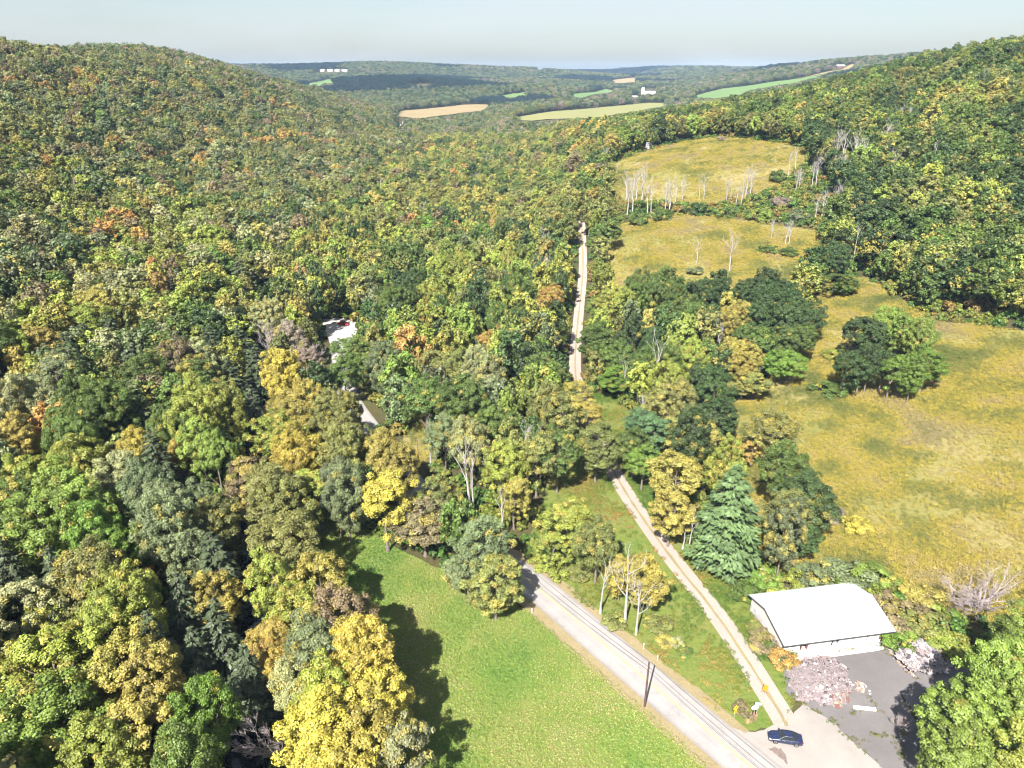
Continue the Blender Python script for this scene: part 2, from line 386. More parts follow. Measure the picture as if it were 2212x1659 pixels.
drape('gravel_pull_off', wob(pull_poly, .5, 3, 5), M['gravel'], .14, 3.0)
m1 = [p.xy for p in GP([(1700, 1250), (1640, 1200), (1520, 1020), (1430, 960), (1540, 900), (1650, 820), (1740, 740), (1765, 640), (1800, 600), (1870, 600), (1950, 650), (2020, 695), (2212, 715), (2450, 740), (2600, 1330), (2212, 1370), (2000, 1310), (1800, 1262)])]
m2 = [p.xy for p in GP([(1290, 620), (1322, 490), (1450, 465), (1600, 475), (1770, 500), (1760, 600), (1720, 650), (1500, 670), (1330, 660)])]
m3 = [p.xy for p in GP([(1305, 395), (1330, 352), (1400, 327), (1480, 306), (1560, 298), (1680, 310), (1740, 322), (1740, 350), (1690, 400), (1600, 440), (1500, 445), (1350, 440)])]
band = [p.xy for p in GP([(1320, 500), (1340, 425), (1500, 420), (1640, 400), (1740, 345), (1800, 420), (1790, 520), (1600, 485)])]
for q, mm in enumerate((m1, m2, m3)): drape('goldenrod_meadow', wob(mm, .8+q, 3, 6+q), M['meadow'], .08+.1*q, 5.0)
clear_extra = [[p.xy for p in GP(q)] for q in (
    [(1740, 1290), (1900, 1250), (2060, 1310), (2240, 1330), (2240, 1480), (1960, 1480), (1930, 1390)],
    [(1600, 1290), (1760, 1240), (1960, 1250), (1970, 1400), (1720, 1440)],
    [(860, 1010), (880, 900), (930, 900), (940, 1000)])]
far_f = [('tan_field', [(845, 252), (870, 240), (1000, 227), (1062, 226), (1040, 240), (960, 250), (900, 257)]),
         ('yellow_field', [(1085, 258), (1200, 241), (1400, 223), (1465, 223), (1385, 240), (1280, 256), (1150, 262)]),
         ('green_field', [(1490, 210), (1560, 192), (1700, 174), (1790, 158), (1720, 180), (1620, 196), (1590, 208), (1540, 214)]),
         ('tan_field', [(1690, 176), (1790, 155), (1840, 139), (1850, 145), (1790, 158)]),
         ('green_field', [(660, 182), (712, 171), (722, 178), (690, 188)]),
         ('green_field', [(1225, 208), (1310, 192), (1330, 197), (1260, 212)]),
         ('tan_field', [(1318, 174), (1375, 168), (1372, 178), (1330, 181)]),
         ('green_field', [(1080, 207), (1130, 200), (1140, 206), (1100, 212)])]
FAR = []
for nm, pl in far_f:
    w = [p.xy for p in GP(pl)]; FAR.append(w)
    drape(nm, wob(w, .004*w[0].y, 4, len(FAR)), M[{'tan_field': 'tan_field', 'yellow_field': 'yel_field', 'green_field': 'grn_field'}[nm]], 1.2, 18.0)
cl = [Vector((float(creek_x(y)), y)) for y in np.arange(30, 400, 4)]
me = strip_mesh('creek', cl, [-3, 0, 3], -1.3)
tag(mesh_obj('creek', me, M['water']), kind='structure')
# farms far up the valley: place, width in the photograph, wall, roof, what
FARB = [(1400, 207, 34, 'white', 'white', 'long white barn of the farm in the middle of the valley', 'farm_barn'),
        (1372, 212, 17, 'pinkish', 'white', 'low pale farmhouse left of the long valley barn', 'farmhouse'),
        (1441, 200, 9, 'white', 'grey', 'small white house right of the valley barn', 'farmhouse'),
        (697, 154, 13, 'white', 'white', 'leftmost white building of the row on the far hill', 'farm_building'),
        (713, 154, 13, 'white', 'white', 'second white building from left on the far hill', 'farm_building'),
        (729, 154, 13, 'white', 'white', 'third white building from left on the far hill', 'farm_building'),
        (745, 155, 15, 'white', 'white', 'rightmost white building of the row on the far hill', 'farm_building'),
        (1768, 131, 26, 'white', 'white', 'white house on the skyline right of the valley', 'farmhouse'),
        (1815, 146, 20, 'red', 'white', 'red farm shed below the skyline house', 'farm_shed'),
        (860, 276, 17, 'white', 'white', 'white roofed shed among the trees at the foot of the left hill', 'farm_shed'),
        (873, 268, 9, 'grey', 'grey', 'small dark grey cabin beside the white roofed shed', 'cabin'),
        (1166, 152, 9, 'white', 'grey', 'tiny white house on the far left ridge', 'farmhouse'),
        (1402, 322, 9, 'grey', 'grey', 'small pale shed at the left edge of the upper meadow', 'meadow_shed')]
FB = []
for kx, ky, w, *_ in FARB:
    p = G(kx, ky); wm = w*KS*depth(p)/FPX; FB.append((p, wm)); dn = Vector((-p.x, -p.y)).normalized(); sd = Vector((-dn.y, dn.x))
    reach = min(90, .05*p.y+10)
    FAR.append([p.xy-dn*wm*.6+sd*wm*.8, p.xy-dn*wm*.6-sd*wm*.8, p.xy+dn*(wm*.6+reach)-sd*wm*.8, p.xy+dn*(wm*.6+reach)+sd*wm*.8])
drape('grass_clearing', wob(clear_extra[2], .6, 3, 44), M['meadow'], .06, 4.0)
CLEAR = [lawn_poly, rough_poly, lot_poly, ap_poly, pull_poly, m1, m2, m3, band]+clear_extra+FAR

# ------------------------------------------------------------------ tree prototypes
M['leaf'] = leaf_mat('leaf', False); M['leaf_i'] = leaf_mat('leaf_scattered', True)
M['blade_i'] = leaf_mat('blade_scattered', True, .25, .6, 1.4)
M['needle'] = leaf_mat('needle', False, .1, .5, 1.4)
M['bark'] = plain('bark', (.16, .13, .105), .9, var=.35, scale=2.5)
M['pale_bark'] = plain('pale_bark', (.30, .275, .25), .9, var=.3, scale=1.5)
M['dead_wood'] = plain('bleached_wood', (.32, .30, .285), .9, var=.35, scale=1.2)
M['grey_twig'] = plain('grey_twig', (.31, .262, .258), .9, var=.3, scale=1.5)
def quads_from(P, Nn, size, rng, asp=.7, lv=None, cl=None, name='leaves', along=None):
    n = len(P)
    a = rng.normal(size=(n, 3)) if along is None else along
    Nn = Nn/np.linalg.norm(Nn, axis=1, keepdims=True)
    t = a-(a*Nn).sum(1, keepdims=True)*Nn; t /= np.linalg.norm(t, axis=1, keepdims=True)+1e-9
    b = np.cross(Nn, t); s = size[:, None]
    V = np.stack([P-t*s, P-b*s*asp+Nn*s*.12, P+t*s, P+b*s*asp+Nn*s*.12], 1).reshape(-1, 3)
    me = np_mesh(name, V, np.arange(4*n).reshape(n, 4))
    for an, arr in (('lv', lv), ('cl', cl)):
        at = me.attributes.new(an, 'FLOAT', 'POINT'); at.data.foreach_set('value', np.repeat(arr, 4).astype(np.float32))
    return me
def crown_mesh(name, seed, nb, nl, ls, R=4.5, zc=10.2, rz=5.8, lo=-.75, mat='leaf', rb=(.5, 1.0), jag=.26):
    rng = np.random.default_rng(seed)
    d = rng.normal(size=(nb*3, 3)); d /= np.linalg.norm(d, axis=1, keepdims=True); d = d[d[:, 2] > lo][:nb]
    nb = len(d)
    # a few big lobes make the outline uneven
    lobes = rng.normal(size=(6, 3)); lobes /= np.linalg.norm(lobes, axis=1, keepdims=True)
    bulge = 1+jag*((d @ lobes.T).clip(0.35, 1).max(1)-.7)*2.2
    rad = bulge*rng.uniform(.62, 1.0, nb)
    shr = np.where(d[:, 2] < 0, 1-.15*(-d[:, 2]), 1-.12*d[:, 2])
    C = np.c_[d[:, 0]*R*rad*shr, d[:, 1]*R*rad*shr, zc+d[:, 2]*rz*rad]
    br = rng.uniform(*rb, nb)*R/4.5
    w = br**2; idx = rng.choice(nb, nl, p=w/w.sum())
    e = rng.normal(size=(nl, 3)); e[:, 2] += .25; e += .6*d[idx]; e /= np.linalg.norm(e, axis=1, keepdims=True)
    P = C[idx]+e*(br[idx]*rng.uniform(.55, 1.1, nl))[:, None]*np.array([1, 1, .92])
    Nn = e+rng.normal(size=(nl, 3))*.45+np.array([0, 0, .3])
    clv = rng.uniform(0, 1, nb)
    lv = np.clip(.55*rng.uniform(0, 1, nl)+.45*rng.uniform(0, 1, nb)[idx], 0, 1)
    me = quads_from(P, Nn, ls*rng.uniform(.7, 1.3, nl), rng, .72, lv, clv[idx], name)
    me.materials.append(M[mat]); return me, C, br
def trunk_mesh(name, seed, C, R0=.26, top=11.5, mat='bark', nl=7, z0=3.5):
    rng = random.Random(seed); mb = MB()
    pts = [Vector((0, 0, -.6))]; r = []
    for i in range(1, 7): pts.append(Vector((rng.uniform(-.18, .18)*i*.5, rng.uniform(-.18, .18)*i*.5, top*i/6)))
    rr = [R0*1.35]+[R0*(1-i/7.2) for i in range(1, 7)]
    mb.tube(pts, rr, 7)
    idx = list(range(len(C))); rng.shuffle(idx)
    for i in idx[:nl]:
        c = Vector(C[i]); h = max(z0, min(top*.85, c.z-2.5-rng.uniform(0, 2)))
        k = h/top*6; j = min(int(k)+0, 5); b = pts[j].lerp(pts[j+1], k-j)
        mid = b.lerp(c, .5)+Vector((rng.uniform(-.4, .4), rng.uniform(-.4, .4), rng.uniform(-.5, .3)))
        mb.tube([b, mid, c], [R0*.42, R0*.27, R0*.1], 5)
    return mb.mesh(name, M[mat])
HI = []; LO = []
for s in range(9):
    shape = [dict(), dict(rz=6.6, R=4.2), dict(rz=5.0, zc=10.8), dict(lo=-.9, rz=6.8, zc=9.2), dict(jag=.4), dict(R=4.7, rz=5.4, lo=-.55), dict(jag=.35, rz=6.2), dict(rz=7.0, zc=9.0, lo=-.95), dict(jag=.5, rb=(.45, .9))][s]
    nb = [190, 175, 160, 200, 145, 185, 165, 210, 115][s]
    me, C, br = crown_mesh('crown', 100+s, nb, [23000, 21000, 20000, 24000, 17500, 22000, 20000, 25000, 12500][s], .14, **shape)
    HI.append((me, trunk_mesh('trunk', 200+s, C)))
for s in range(7):
    shape = [dict(), dict(rz=6.6, R=4.2), dict(rz=5.0, zc=10.8), dict(jag=.4), dict(rz=7.0, zc=9.0, lo=-.95), dict(jag=.35, rz=6.2), dict(R=4.7)][s]
    me, C, br = crown_mesh('far_crown', 300+s, 80, 2400, .36, mat='leaf_i', rb=(.7, 1.25), **shape)
    LO.append(me)
def conifer_mesh(name, seed, H=17.0, R=4.2, levels=17, nbr=9, ls=.42, droop=.12, z0=1.2, mat='needle', per=34, up=.10):
    rng = np.random.default_rng(seed); P = []; Nn = []; lv = []; clv = []; al = []; mb = MB()
    mb.tube([(0, 0, -.5), (0, 0, H*.5), (0, 0, H*.97)], [.32, .2, .04], 7)
    for i in range(levels):
        f = i/(levels-1); z = z0+(H-z0)*f**.95
        Rl = R*((1-f)**.72*.97+.05)*(1 if f > .12 else .8+f*1.6)
        k = max(4, int(nbr*(1-.45*f)))
        for j in range(k):
            az = 2*math.pi*(j+rng.uniform(-.35, .35))/k+i*.7; ln = Rl*rng.uniform(.78, 1.14); zz = z+rng.uniform(-.3, .3); cv = rng.uniform(); bl = rng.uniform()
            dr = np.array([math.cos(az), math.sin(az), 0]); sd = np.array([-dr[1], dr[0], 0])
            mb.tube([(0, 0, zz), tuple(dr*ln*.85+np.array([0, 0, zz+ln*(up-droop*.6)]))], [.05, .02], 4, False)
            n = int(per*(.35+ln/R)); t = rng.uniform(.22, 1.0, n)**.7
            wd = (.12+.30*np.sin(np.clip(t, 0, 1)*math.pi*.85))*ln*.62
            q = rng.uniform(-1, 1, n)
            p = dr[None]*(t*ln)[:, None]+sd[None]*(q*wd)[:, None]
            p[:, 2] = zz+ln*(up*t-droop*t*t)-.12*np.abs(q)*wd+rng.uniform(-.12, .12, n)
            P.append(p); Nn.append(np.array([0, 0, 1.0])[None]+.35*dr[None]+rng.normal(size=(n, 3))*.33)
            al.append(dr[None]+sd[None]*q[:, None]*.9+rng.normal(size=(n, 3))*.2)
            lv.append(.5*bl+.5*rng.uniform(0, 1, n)); clv.append(np.full(n, cv))
    P = np.concatenate(P); n = len(P)
    me = quads_from(P, np.concatenate(Nn), ls*rng.uniform(.7, 1.3, n), rng, .42, np.concatenate(lv), np.concatenate(clv), name, np.concatenate(al))
    me.materials.append(M[mat]); return me, mb.mesh('trunk', M['bark'])
PINE = conifer_mesh('crown', 11, levels=19, nbr=11, per=56, ls=.36, R=4.6, up=.16, droop=.2)
HEM = [conifer_mesh('crown', 12+i, H=16, R=3.6, levels=20, nbr=8, per=22, ls=.34, droop=.30, up=.04) for i in range(3)]
def bare_tree(seed, H=14.0, R0=.24, spread=.5, nmain=7, fork=.42, twigs=3, bush=False):
    """trunk mesh and bare crown mesh of a leafless tree"""
    rng = random.Random(seed); tk = MB(); cr = MB()
    pts = [Vector((0, 0, -.5))]; x = y = 0
    nseg = 6; topf = .88 if not bush else .3
    for i in range(1, nseg+1):
        x += rng.uniform(-.16, .16); y += rng.uniform(-.16, .16); pts.append(Vector((x, y, H*topf*i/nseg)))
    tk.tube(pts, [R0*1.3]+[R0*(1-.8*i/nseg) for i in range(1, nseg+1)], 7)
    def branch(p, d, ln, r, lvl):
        q = [p]; dd = d.copy()
        n = 3
        for i in range(n):
            dd = (dd+Vector((rng.uniform(-.2, .2), rng.uniform(-.2, .2), rng.uniform(-.02, .28)))).normalized()
            q.append(q[-1]+dd*ln/n)
        cr.tube(q, [r*(1-i/(n+.6)) for i in range(n+1)], 4, False)
        if lvl > 0:
            for k in range(twigs):
                t = rng.randint(1, n); a = rng.uniform(0, 6.28)
                nd = (dd+Vector((math.cos(a), math.sin(a), rng.uniform(-.1, .6)))*rng.uniform(.5, .9)).normalized()
                branch(q[t], nd, ln*rng.uniform(.35, .6), max(r*.5, .016), lvl-1)
    for k in range(nmain):
        f = fork+(1-fork)*(k+rng.uniform(0, .8))/nmain
        j = min(int(f*nseg), nseg-1); b = pts[j].lerp(pts[j+1], f*nseg-j); a = k*2.4+rng.uniform(-.5, .5)
        d = Vector((math.cos(a)*spread, math.sin(a)*spread, rng.uniform(.45, 1.0))).normalized()
        branch(b, d, H*(.42-.22*f)*rng.uniform(.8, 1.2), R0*(.5-.3*f)+.02, 3 if twigs > 2 else 2)
    return tk, cr
DEAD = []
for s in range(7):
    a = [dict(), dict(spread=.32, nmain=9, fork=.3), dict(spread=.75, nmain=6), dict(spread=.28, nmain=5, fork=.5, twigs=2), dict(spread=.45, nmain=10, fork=.25), dict(spread=.2, nmain=4, fork=.6, twigs=2), dict(spread=.6, nmain=8, fork=.35)][s]
    tk, cr = bare_tree(400+s, **a); DEAD.append((tk.mesh('trunk', M['dead_wood']), cr.mesh('bare_crown', M['dead_wood'])))
tk, cr = bare_tree(431, H=9, spread=1.0, nmain=22, fork=.1, twigs=5, bush=True, R0=.2)
BRUSH = (tk.mesh('trunk', M['grey_twig']), cr.mesh('bare_crown', M['grey_twig']))
tk, cr = bare_tree(433, H=12, spread=.6, nmain=13, fork=.3, twigs=5, R0=.2)
TWIGGY = (tk.mesh('trunk', M['pale_bark']), cr.mesh('bare_crown', M['grey_twig']))
SHRUB = []
for s in range(4):
    me, C, br = crown_mesh('foliage', 500+s, 34, 4200, .10, R=1.5, zc=1.0, rz=1.15, lo=-.5, rb=(.9, 1.7), jag=.35)
    SHRUB.append((me, trunk_mesh('stem', 520+s, C, .05, 1.2, z0=.2, nl=6)))
# ------------------------------------------------------------------ trees: which, where
PAL = dict(dk=(.014, .034, .030), dg=(.040, .070, .018), g=(.075, .115, .022), bg=(.105, .175, .024), yg=(.185, .215, .036), ol=(.145, .155, .042),
           y=(.33, .285, .045), gold=(.255, .22, .05), o=(.29, .18, .05), br=(.15, .12, .06), gr=(.115, .142, .062),
           pg=(.22, .23, .10), pk=(.21, .165, .13), hem=(.066, .088, .042), lg=(.145, .20, .035), bl=(.07, .115, .05))
CW = dict(dg='dark green', g='mid green', bg='bright green', yg='yellow green', ol='olive', y='bright yellow', gold='golden', o='orange',
          br='brown', gr='grey green', pg='pale green', pk='pinkish grey', hem='dusky', lg='light green', bl='blue green')
# crown centre and crown width as seen in the photograph, colour, turning share, height
LM = [(690,1262,125,'gold',.4),(655,1335,120,'yg',.3),(740,1350,150,'br',.3),(680,1420,150,'gr',.1),(775,1425,185,'y',.15),(640,1480,110,'pg',.4),
 (700,1520,150,'yg',.2),(810,1530,150,'y',.25),(700,1600,170,'y',.1),(790,1610,160,'gold',.6),(850,1640,150,'pg',.2),(740,1680,170,'y',.3),(590,1390,90,'o',.9),(600,1440,80,'o',.8),
 (600,1090,160,'ol',.1,20),(620,1180,130,'ol',.05,17),(545,1050,110,'br',.6),(430,900,180,'yg',.04,21),(450,990,150,'lg',.03,18),(195,890,175,'g',.06,20),(150,960,140,'g',.05),(170,1110,200,'lg',.04,18),(90,1150,140,'lg',.05),(345,1090,190,'gr',.02,18),(430,1100,110,'gr',.03),
 (35,950,95,'gold',.3),(60,1040,120,'yg',.2),(165,1000,115,'yg',.1),(300,985,90,'y',.5),(385,995,50,'o',.8),(60,870,150,'pg',.2),(225,1180,180,'bg',.04,18),(60,1310,140,'pg',.1),(110,1340,90,'yg',.2),(270,1330,220,'yg',.15,19),
 (385,1180,160,'gr',.1),(460,1300,110,'gold',.5),(300,1470,190,'gold',.25,17),(310,1570,160,'gold',.7),(442,1550,140,'bg',.02,18),(120,1440,180,'yg',.15),(110,1560,200,'lg',.1,16),(220,1640,150,'yg',.1),(20,1480,110,'gold',.3),(40,1630,130,'bg',.1),(180,1400,120,'ol',.2),
 (610,815,110,'y',.5),(650,880,150,'gold',.55,18),(600,950,110,'yg',.3),(650,990,150,'y',.15,18),(680,1060,110,'yg',.15),(735,900,140,'ol',.1),(760,980,150,'ol',.08,19),(735,1070,130,'gr',.06),(845,1010,150,'gold',.2,18),(830,1090,130,'y',.15),(915,1130,130,'br',.4,13),(950,1080,90,'ol',.3),
 (1040,1190,120,'gr',.15,15),(1070,1260,120,'ol',.2,13),(1010,1235,90,'gr',.1,12),(1090,1010,90,'yg',.2,17),(1110,1075,70,'gold',.2),(1015,960,80,'pg',.5,19),(1225,1130,110,'yg',.3,13),(1195,1180,80,'yg',.1,9),(1290,1180,90,'ol',.2,14),(1385,1255,110,'gold',.7,11),(1340,1240,60,'gold',.4,10),
 (770,770,95,'g',.03,15),(745,810,70,'g',.02),(660,790,90,'pk',.1,13),(625,740,70,'pk',.2),(580,690,90,'pg',.2),(830,790,90,'gr',.1),(1040,820,130,'pg',.15,17),(960,800,130,'ol',.1,17),(920,870,100,'g',.1),(1080,930,130,'g',.08,18),(1000,880,110,'g',.1),(960,950,80,'gr',.1),
 (1180,820,110,'g',.1),(1200,900,110,'ol',.2),(1160,990,100,'ol',.15),(1240,860,80,'gold',.4,13),(1205,980,100,'g',.1),(1290,970,100,'ol',.1,15),(1270,900,70,'gold',.5,12),(1190,650,60,'o',.6,16),(1120,640,110,'g',.1),(1090,700,120,'g',.1),(1060,740,60,'o',.7,12),(950,640,120,'yg',.1),(880,620,110,'dg',.02),(850,660,110,'g',.02),(990,590,130,'yg',.15),(880,560,130,'g',.02),(940,500,110,'bg',.03),(760,590,80,'bg',.05,10),
 (1340,660,120,'yg',.1,17),(1290,740,80,'g',.05,16),(1400,640,150,'g',.05,17),(1390,740,120,'dg',.04,17),(1480,680,160,'g',.1,18),(1420,800,110,'g',.05),(1470,780,130,'yg',.15,18),(1460,880,110,'ol',.3),(1530,840,120,'dg',.03,16),(1555,900,90,'dg',.03,13),(1540,640,130,'dg',.03,17),(1590,690,110,'gold',.6,16),(1600,780,130,'gold',.4,14),(1620,830,90,'ol',.3,9),(1650,630,140,'dg',.03,17),(1690,680,160,'dg',.03,18),(1720,740,100,'g',.03,15),(1700,790,100,'bg',.01,12),(1640,740,100,'g',.05,16),(1450,620,100,'g',.05),(1330,780,100,'g',.04,14),(1330,820,80,'bg',.1,9),
 (1390,1000,80,'bg',.02,12),(1400,930,100,'bl',.02,12),(1370,965,70,'g',.03),(1430,960,60,'br',.6,6),(1458,1030,115,'gold',.35,15),(1450,1110,100,'gold',.4,13),(1500,950,120,'ol',.2,13),(1670,940,100,'ol',.25,15),(1625,970,65,'o',.7,8),(1705,1030,140,'g',.08,17),(1740,1090,120,'dg',.06,16),(1700,1120,110,'ol',.1,14),(1720,1160,90,'dg',.05,10),
 (1865,720,110,'dg',.02,16),(1850,800,110,'dg',.02,14),(1900,790,100,'dg',.03,15),(1975,720,130,'lg',.04,17),(1960,800,120,'bg',.02,16),(2000,790,80,'bg',.02,13),(1930,700,90,'lg',.05,17),(1790,560,120,'dg',.05,14),(1820,610,80,'g',.04,10),(1300,530,60,'ol',.1,15),(1290,460,90,'ol',.1),(1310,500,70,'g',.05,16),
 (2090,1580,190,'lg',.02,15),(2180,1500,190,'lg',.06,17),(2080,1660,150,'lg',.02,14),(2200,1630,160,'yg',.05,15),(2205,1400,130,'lg',.03,15),(2260,1560,200,'lg',.1,17)]
CON = [('pine',1578,1120,178,'bl',23),('hem',340,1420,120,'hem',17),('hem',480,1390,120,'hem',17),('hem',470,1240,130,'hem',17),('hem',540,1480,110,'hem',15),('hem',400,1330,100,'hem',17),('hem',300,900,90,'gr',18),('hem',340,1010,100,'hem',18),('hem',290,800,80,'hem',16),('hem',240,730,80,'hem',16),
 ('hem',520,760,90,'hem',17),('hem',460,760,80,'hem',16),('hem',500,830,90,'hem',16),('hem',560,800,80,'hem',16),('hem',130,1270,100,'hem',16),('hem',20,1240,90,'hem',16),('hem',430,1440,100,'hem',15),('hem',390,1640,90,'gr',14),('hem',550,900,80,'hem',17),('hem',520,600,70,'gr',16),('hem',370,640,70,'hem',16),('hem',150,780,80,'hem',16),('hem',560,560,60,'hem',15)]
trees = []      # dict per broadleaf tree
def split(t, rng=random.Random(3)):
    """a wide mass of foliage is several trees standing together"""
    if t['r'] < 6.2: return [t]
    n = max(2, round((t['r']/4.6)**2*.85)); out = []
    for i in range(n):
        a = 2.4*i+rng.uniform(-.4, .4); d = (t['r']-3.6)*math.sqrt((i+.35)/n)
        x, y = t['p'].x+d*math.cos(a), t['p'].y+d*math.sin(a)
        out.append(dict(t, p=Vector((x, y, float(Ht(x, y)))), r=rng.uniform(3.9, 5.4), h=t['h']*rng.uniform(.88, 1.1)))
    return out
def put(kx, ky, w, col, turn=.1, h=None, lm=True):
    r = None
    for _ in range(3):
        hh = h if h else (min(max(2.0*r+6, 8), 19) if r else 15.0)
        p = G(kx, ky, hh*.62); r = w*KS*.5*depth(p+Vector((0, 0, hh*.6)))/FPX*1.03
    return dict(p=p, r=r, h=hh, col=col, turn=turn, lm=lm)
for t in LM: trees += split(put(*t))
conif = []
for kind, kx, ky, w, col, h in CON:
    p = G(kx, ky, h*.5); conif.append(dict(p=p, r=w*KS*.5*depth(p+Vector((0, 0, h*.5)))/FPX, h=h, col=col, kind=kind))
# dead trees: foot x, foot y, top y
DT = [(1405,466,395,0),(1444,463,383,4),(1473,437,385,1),(1520,434,379,6),(1568,440,388,4),(1589,447,395,6),(1610,424,356,4),(1366,434,366,3),(1355,466,382,1),(1386,440,360,1),(1307,376,321,0),(1255,356,317,4),(1283,353,308,1),(1332,376,350,6),(1665,518,473,4),(1703,531,476,0),(1505,572,514,6),(1576,587,499,2),
 (1716,373,315,3),(1726,411,366,4),(1761,405,337,1),(1779,376,324,3),(1800,378,240,1),(1813,418,338,4),(1835,395,260,1),(1773,479,411,1),(1777,505,470,5),(1800,473,399,1),(1843,563,489,5),(1908,347,267,1),(1933,300,231,1),(1946,300,235,4),(1952,319,275,0),(1971,338,288,0),(2053,300,259,4),(2098,303,262,0),(2141,303,281,5),(1938,388,353,3),(1952,388,353,0),(2191,479,444,0),(2207,479,444,3),
 (1179,627,556,1),(1300,780,704,5),(1347,869,779,5),(1412,900,727,5),(1404,916,856,0),(1385,916,854,1),(1176,658,568,1),(1140,1045,925,1),(1152,1040,930,4),(1548,765,690,2),(1104,608,552,4),(1104,793,753,0),(806,707,654,5),(881,852,803,5),(932,1008,912,5),(922,740,700,0),(1021,760,687,1),(1010,760,707,1),(1037,748,697,3),(990,770,740,0),(1107,793,750,0),(1090,615,562,4),(1015,1115,955,3),(1024,1112,975,5),(1085,1170,1060,3),
 (332,1331,1253,0),(230,1300,1232,5),(454,1422,1378,0),(603,1300,1202,5),(616,1296,1215,3),(314,955,902,0),(238,988,909,0),(13,1041,968,0),(480,876,843,0),(195,813,787,4),(226,615,565,0),(321,687,634,3),(1297,1325,1215,3),(1350,1347,1205,2),(1374,1371,1255,2),(1488,1203,1110,5),(1474,1186,1130,5),(820,520,475,1),(840,500,470,4),(1010,500,460,1),(1110,480,420,1),(430,480,440,0),(100,520,490,0),(860,455,425,1)]
for kx, ky, kt, v in list(DT):
    if (1340 < kx < 1640 and 380 < ky < 500) or kx > 1700: DT.append((kx+random.choice((-1, 1))*random.uniform(7, 15), ky+random.uniform(-5, 6), kt+random.uniform(-4, 16), random.choice((0, 1, 3, 4, 6))))
dead = []
for kx, ky, kt, v in DT:
    p = G(kx, ky); dead.append(dict(p=p, h=min(23.0, max(2.5, float(height_to(p, kt)))), v=v))

# the rest of the forest, on a loose grid
def forest_ok(x, y, pad=2.0):
    ok = np.ones(x.shape, bool)
    for pl in CLEAR: ok &= ~inside(x, y, [(q[0], q[1]) for q in pl])
    ok &= seg_dist(x, y, [(p.x, p.y) for p in road_line[::4]]) > 3.4+pad
    ok &= seg_dist(x, y, [(p.x, p.y) for p in track_line[::4]]) > 1.9+pad
    ok &= ~((y < 300) & (np.abs(x-creek_x(y)) < 3.5))
    return ok
def jitter_grid(x0, x1, y0, y1, sp, seed):
    r = np.random.default_rng(seed); gx, gy = np.meshgrid(np.arange(x0, x1, sp), np.arange(y0, y1, sp*.87))
    gx = gx+(np.arange(gx.shape[0])[:, None] % 2)*sp*.5
    return (gx+r.uniform(-.34, .34, gx.shape)*sp).ravel(), (gy+r.uniform(-.34, .34, gx.shape)*sp).ravel()
fx, fy = jitter_grid(-900, 900, 30, 1700, 7.6, 5)
k = (np.abs(fx) < .82*fy+45) & forest_ok(fx, fy); fx, fy = fx[k], fy[k]
fr = 3.0+3.2*RNG.uniform(0, 1, len(fx))**1.3; fh = np.clip(6.5+2.0*fr+RNG.uniform(-2, 2.5, len(fx)), 10, 19.5)
fz = Ht(fx, fy)
keep = np.ones(len(fx), bool)
for t in trees+conif:
    keep &= np.hypot(fx-t['p'].x, fy-t['p'].y) > .72*(t['r']+fr)
fx, fy, fz, fr, fh = (a[keep] for a in (fx, fy, fz, fr, fh))
def pick(tab, u):
    names = list(tab); w = np.cumsum(list(tab.values())); w = w/w[-1]
    return [names[i] for i in np.searchsorted(w, u)]
T_hill = dict(ol=.25, yg=.22, pg=.14, gold=.07, o=.02, g=.13, br=.03, dg=.06, gr=.08)
T_hillfar = dict(ol=.36, gr=.2, dg=.15, br=.09, pg=.08, gold=.04, o=.02, g=.06)
T_val = dict(g=.26, ol=.2, yg=.22, dg=.13, gold=.05, gr=.06, lg=.07, o=.01)
T_valfar = dict(ol=.3, gold=.14, yg=.22, g=.18, br=.03, o=.02, dg=.11)
T_right = dict(dg=.28, g=.36, yg=.1, ol=.16, lg=.06, gold=.04)
T_far = dict(gr=.42, dg=.18, ol=.22, pk=.12, g=.06)
nz = vnoise(fx, fy, 26, 21); u = RNG.uniform(0, 1, len(fx))*.5+nz*.6; u = np.argsort(np.argsort(u))/len(u)
side = np.where(fx < np.interp(fy, *XT)+4, 0, np.where(fx > np.interp(fy, *XR)-12, 2, 1))
vm = (side == 1) & (fy < 420); fr = np.where(vm, fr*.86, fr); fh = np.where(vm, np.minimum(fh*1.15, 20), fh)
cols = np.empty(len(fx), object)
for tab, msk in ((T_hill, (side == 0) & (fy < 420)), (T_hillfar, (side == 0) & (fy >= 420)), (T_val, (side == 1) & (fy < 330)), (T_valfar, (side == 1) & (fy >= 330)), (T_right, side == 2)):
    cols[msk] = pick(tab, u[msk])
fm = fy > 950; cols[fm] = pick(T_far, u[fm])
VIS = [[(690, 672), (782, 672), (788, 740), (762, 800), (745, 870), (715, 870), (712, 780)], [(1238, 495), (1278, 495), (1276, 790), (1236, 806)],
       [(1322, 620), (1335, 490), (1450, 470), (1600, 480), (1752, 500), (1735, 590)], [(1320, 390), (1335, 354), (1400, 328), (1480, 307), (1560, 299), (1680, 311), (1736, 324), (1730, 350), (1650, 430), (1350, 440)],
       [(868, 905), (925, 905), (940, 1000), (880, 1010)], [(1190, 1020), (1330, 1000), (1480, 1230), (1700, 1540), (1560, 1540), (1150, 1230)], [(1265, 830), (1345, 850), (1350, 920), (1280, 940)],
       [(1590, 870), (1765, 700), (1772, 640), (1830, 606), (1940, 655), (2020, 698), (2212, 718), (2230, 1300), (1730, 1240), (1800, 1100), (1800, 1010), (1640, 930)],
       [(700, 1100), (790, 1150), (1080, 1310), (1560, 1680), (900, 1680), (800, 1300)]]+[q for _, q in far_f]
for kx, ky, w, *_ in FARB: VIS.append([(kx-w*.5, ky-w*.55), (kx+w*.5, ky-w*.55), (kx+w*.5, ky-w*.08), (kx-w*.5, ky-w*.08)])
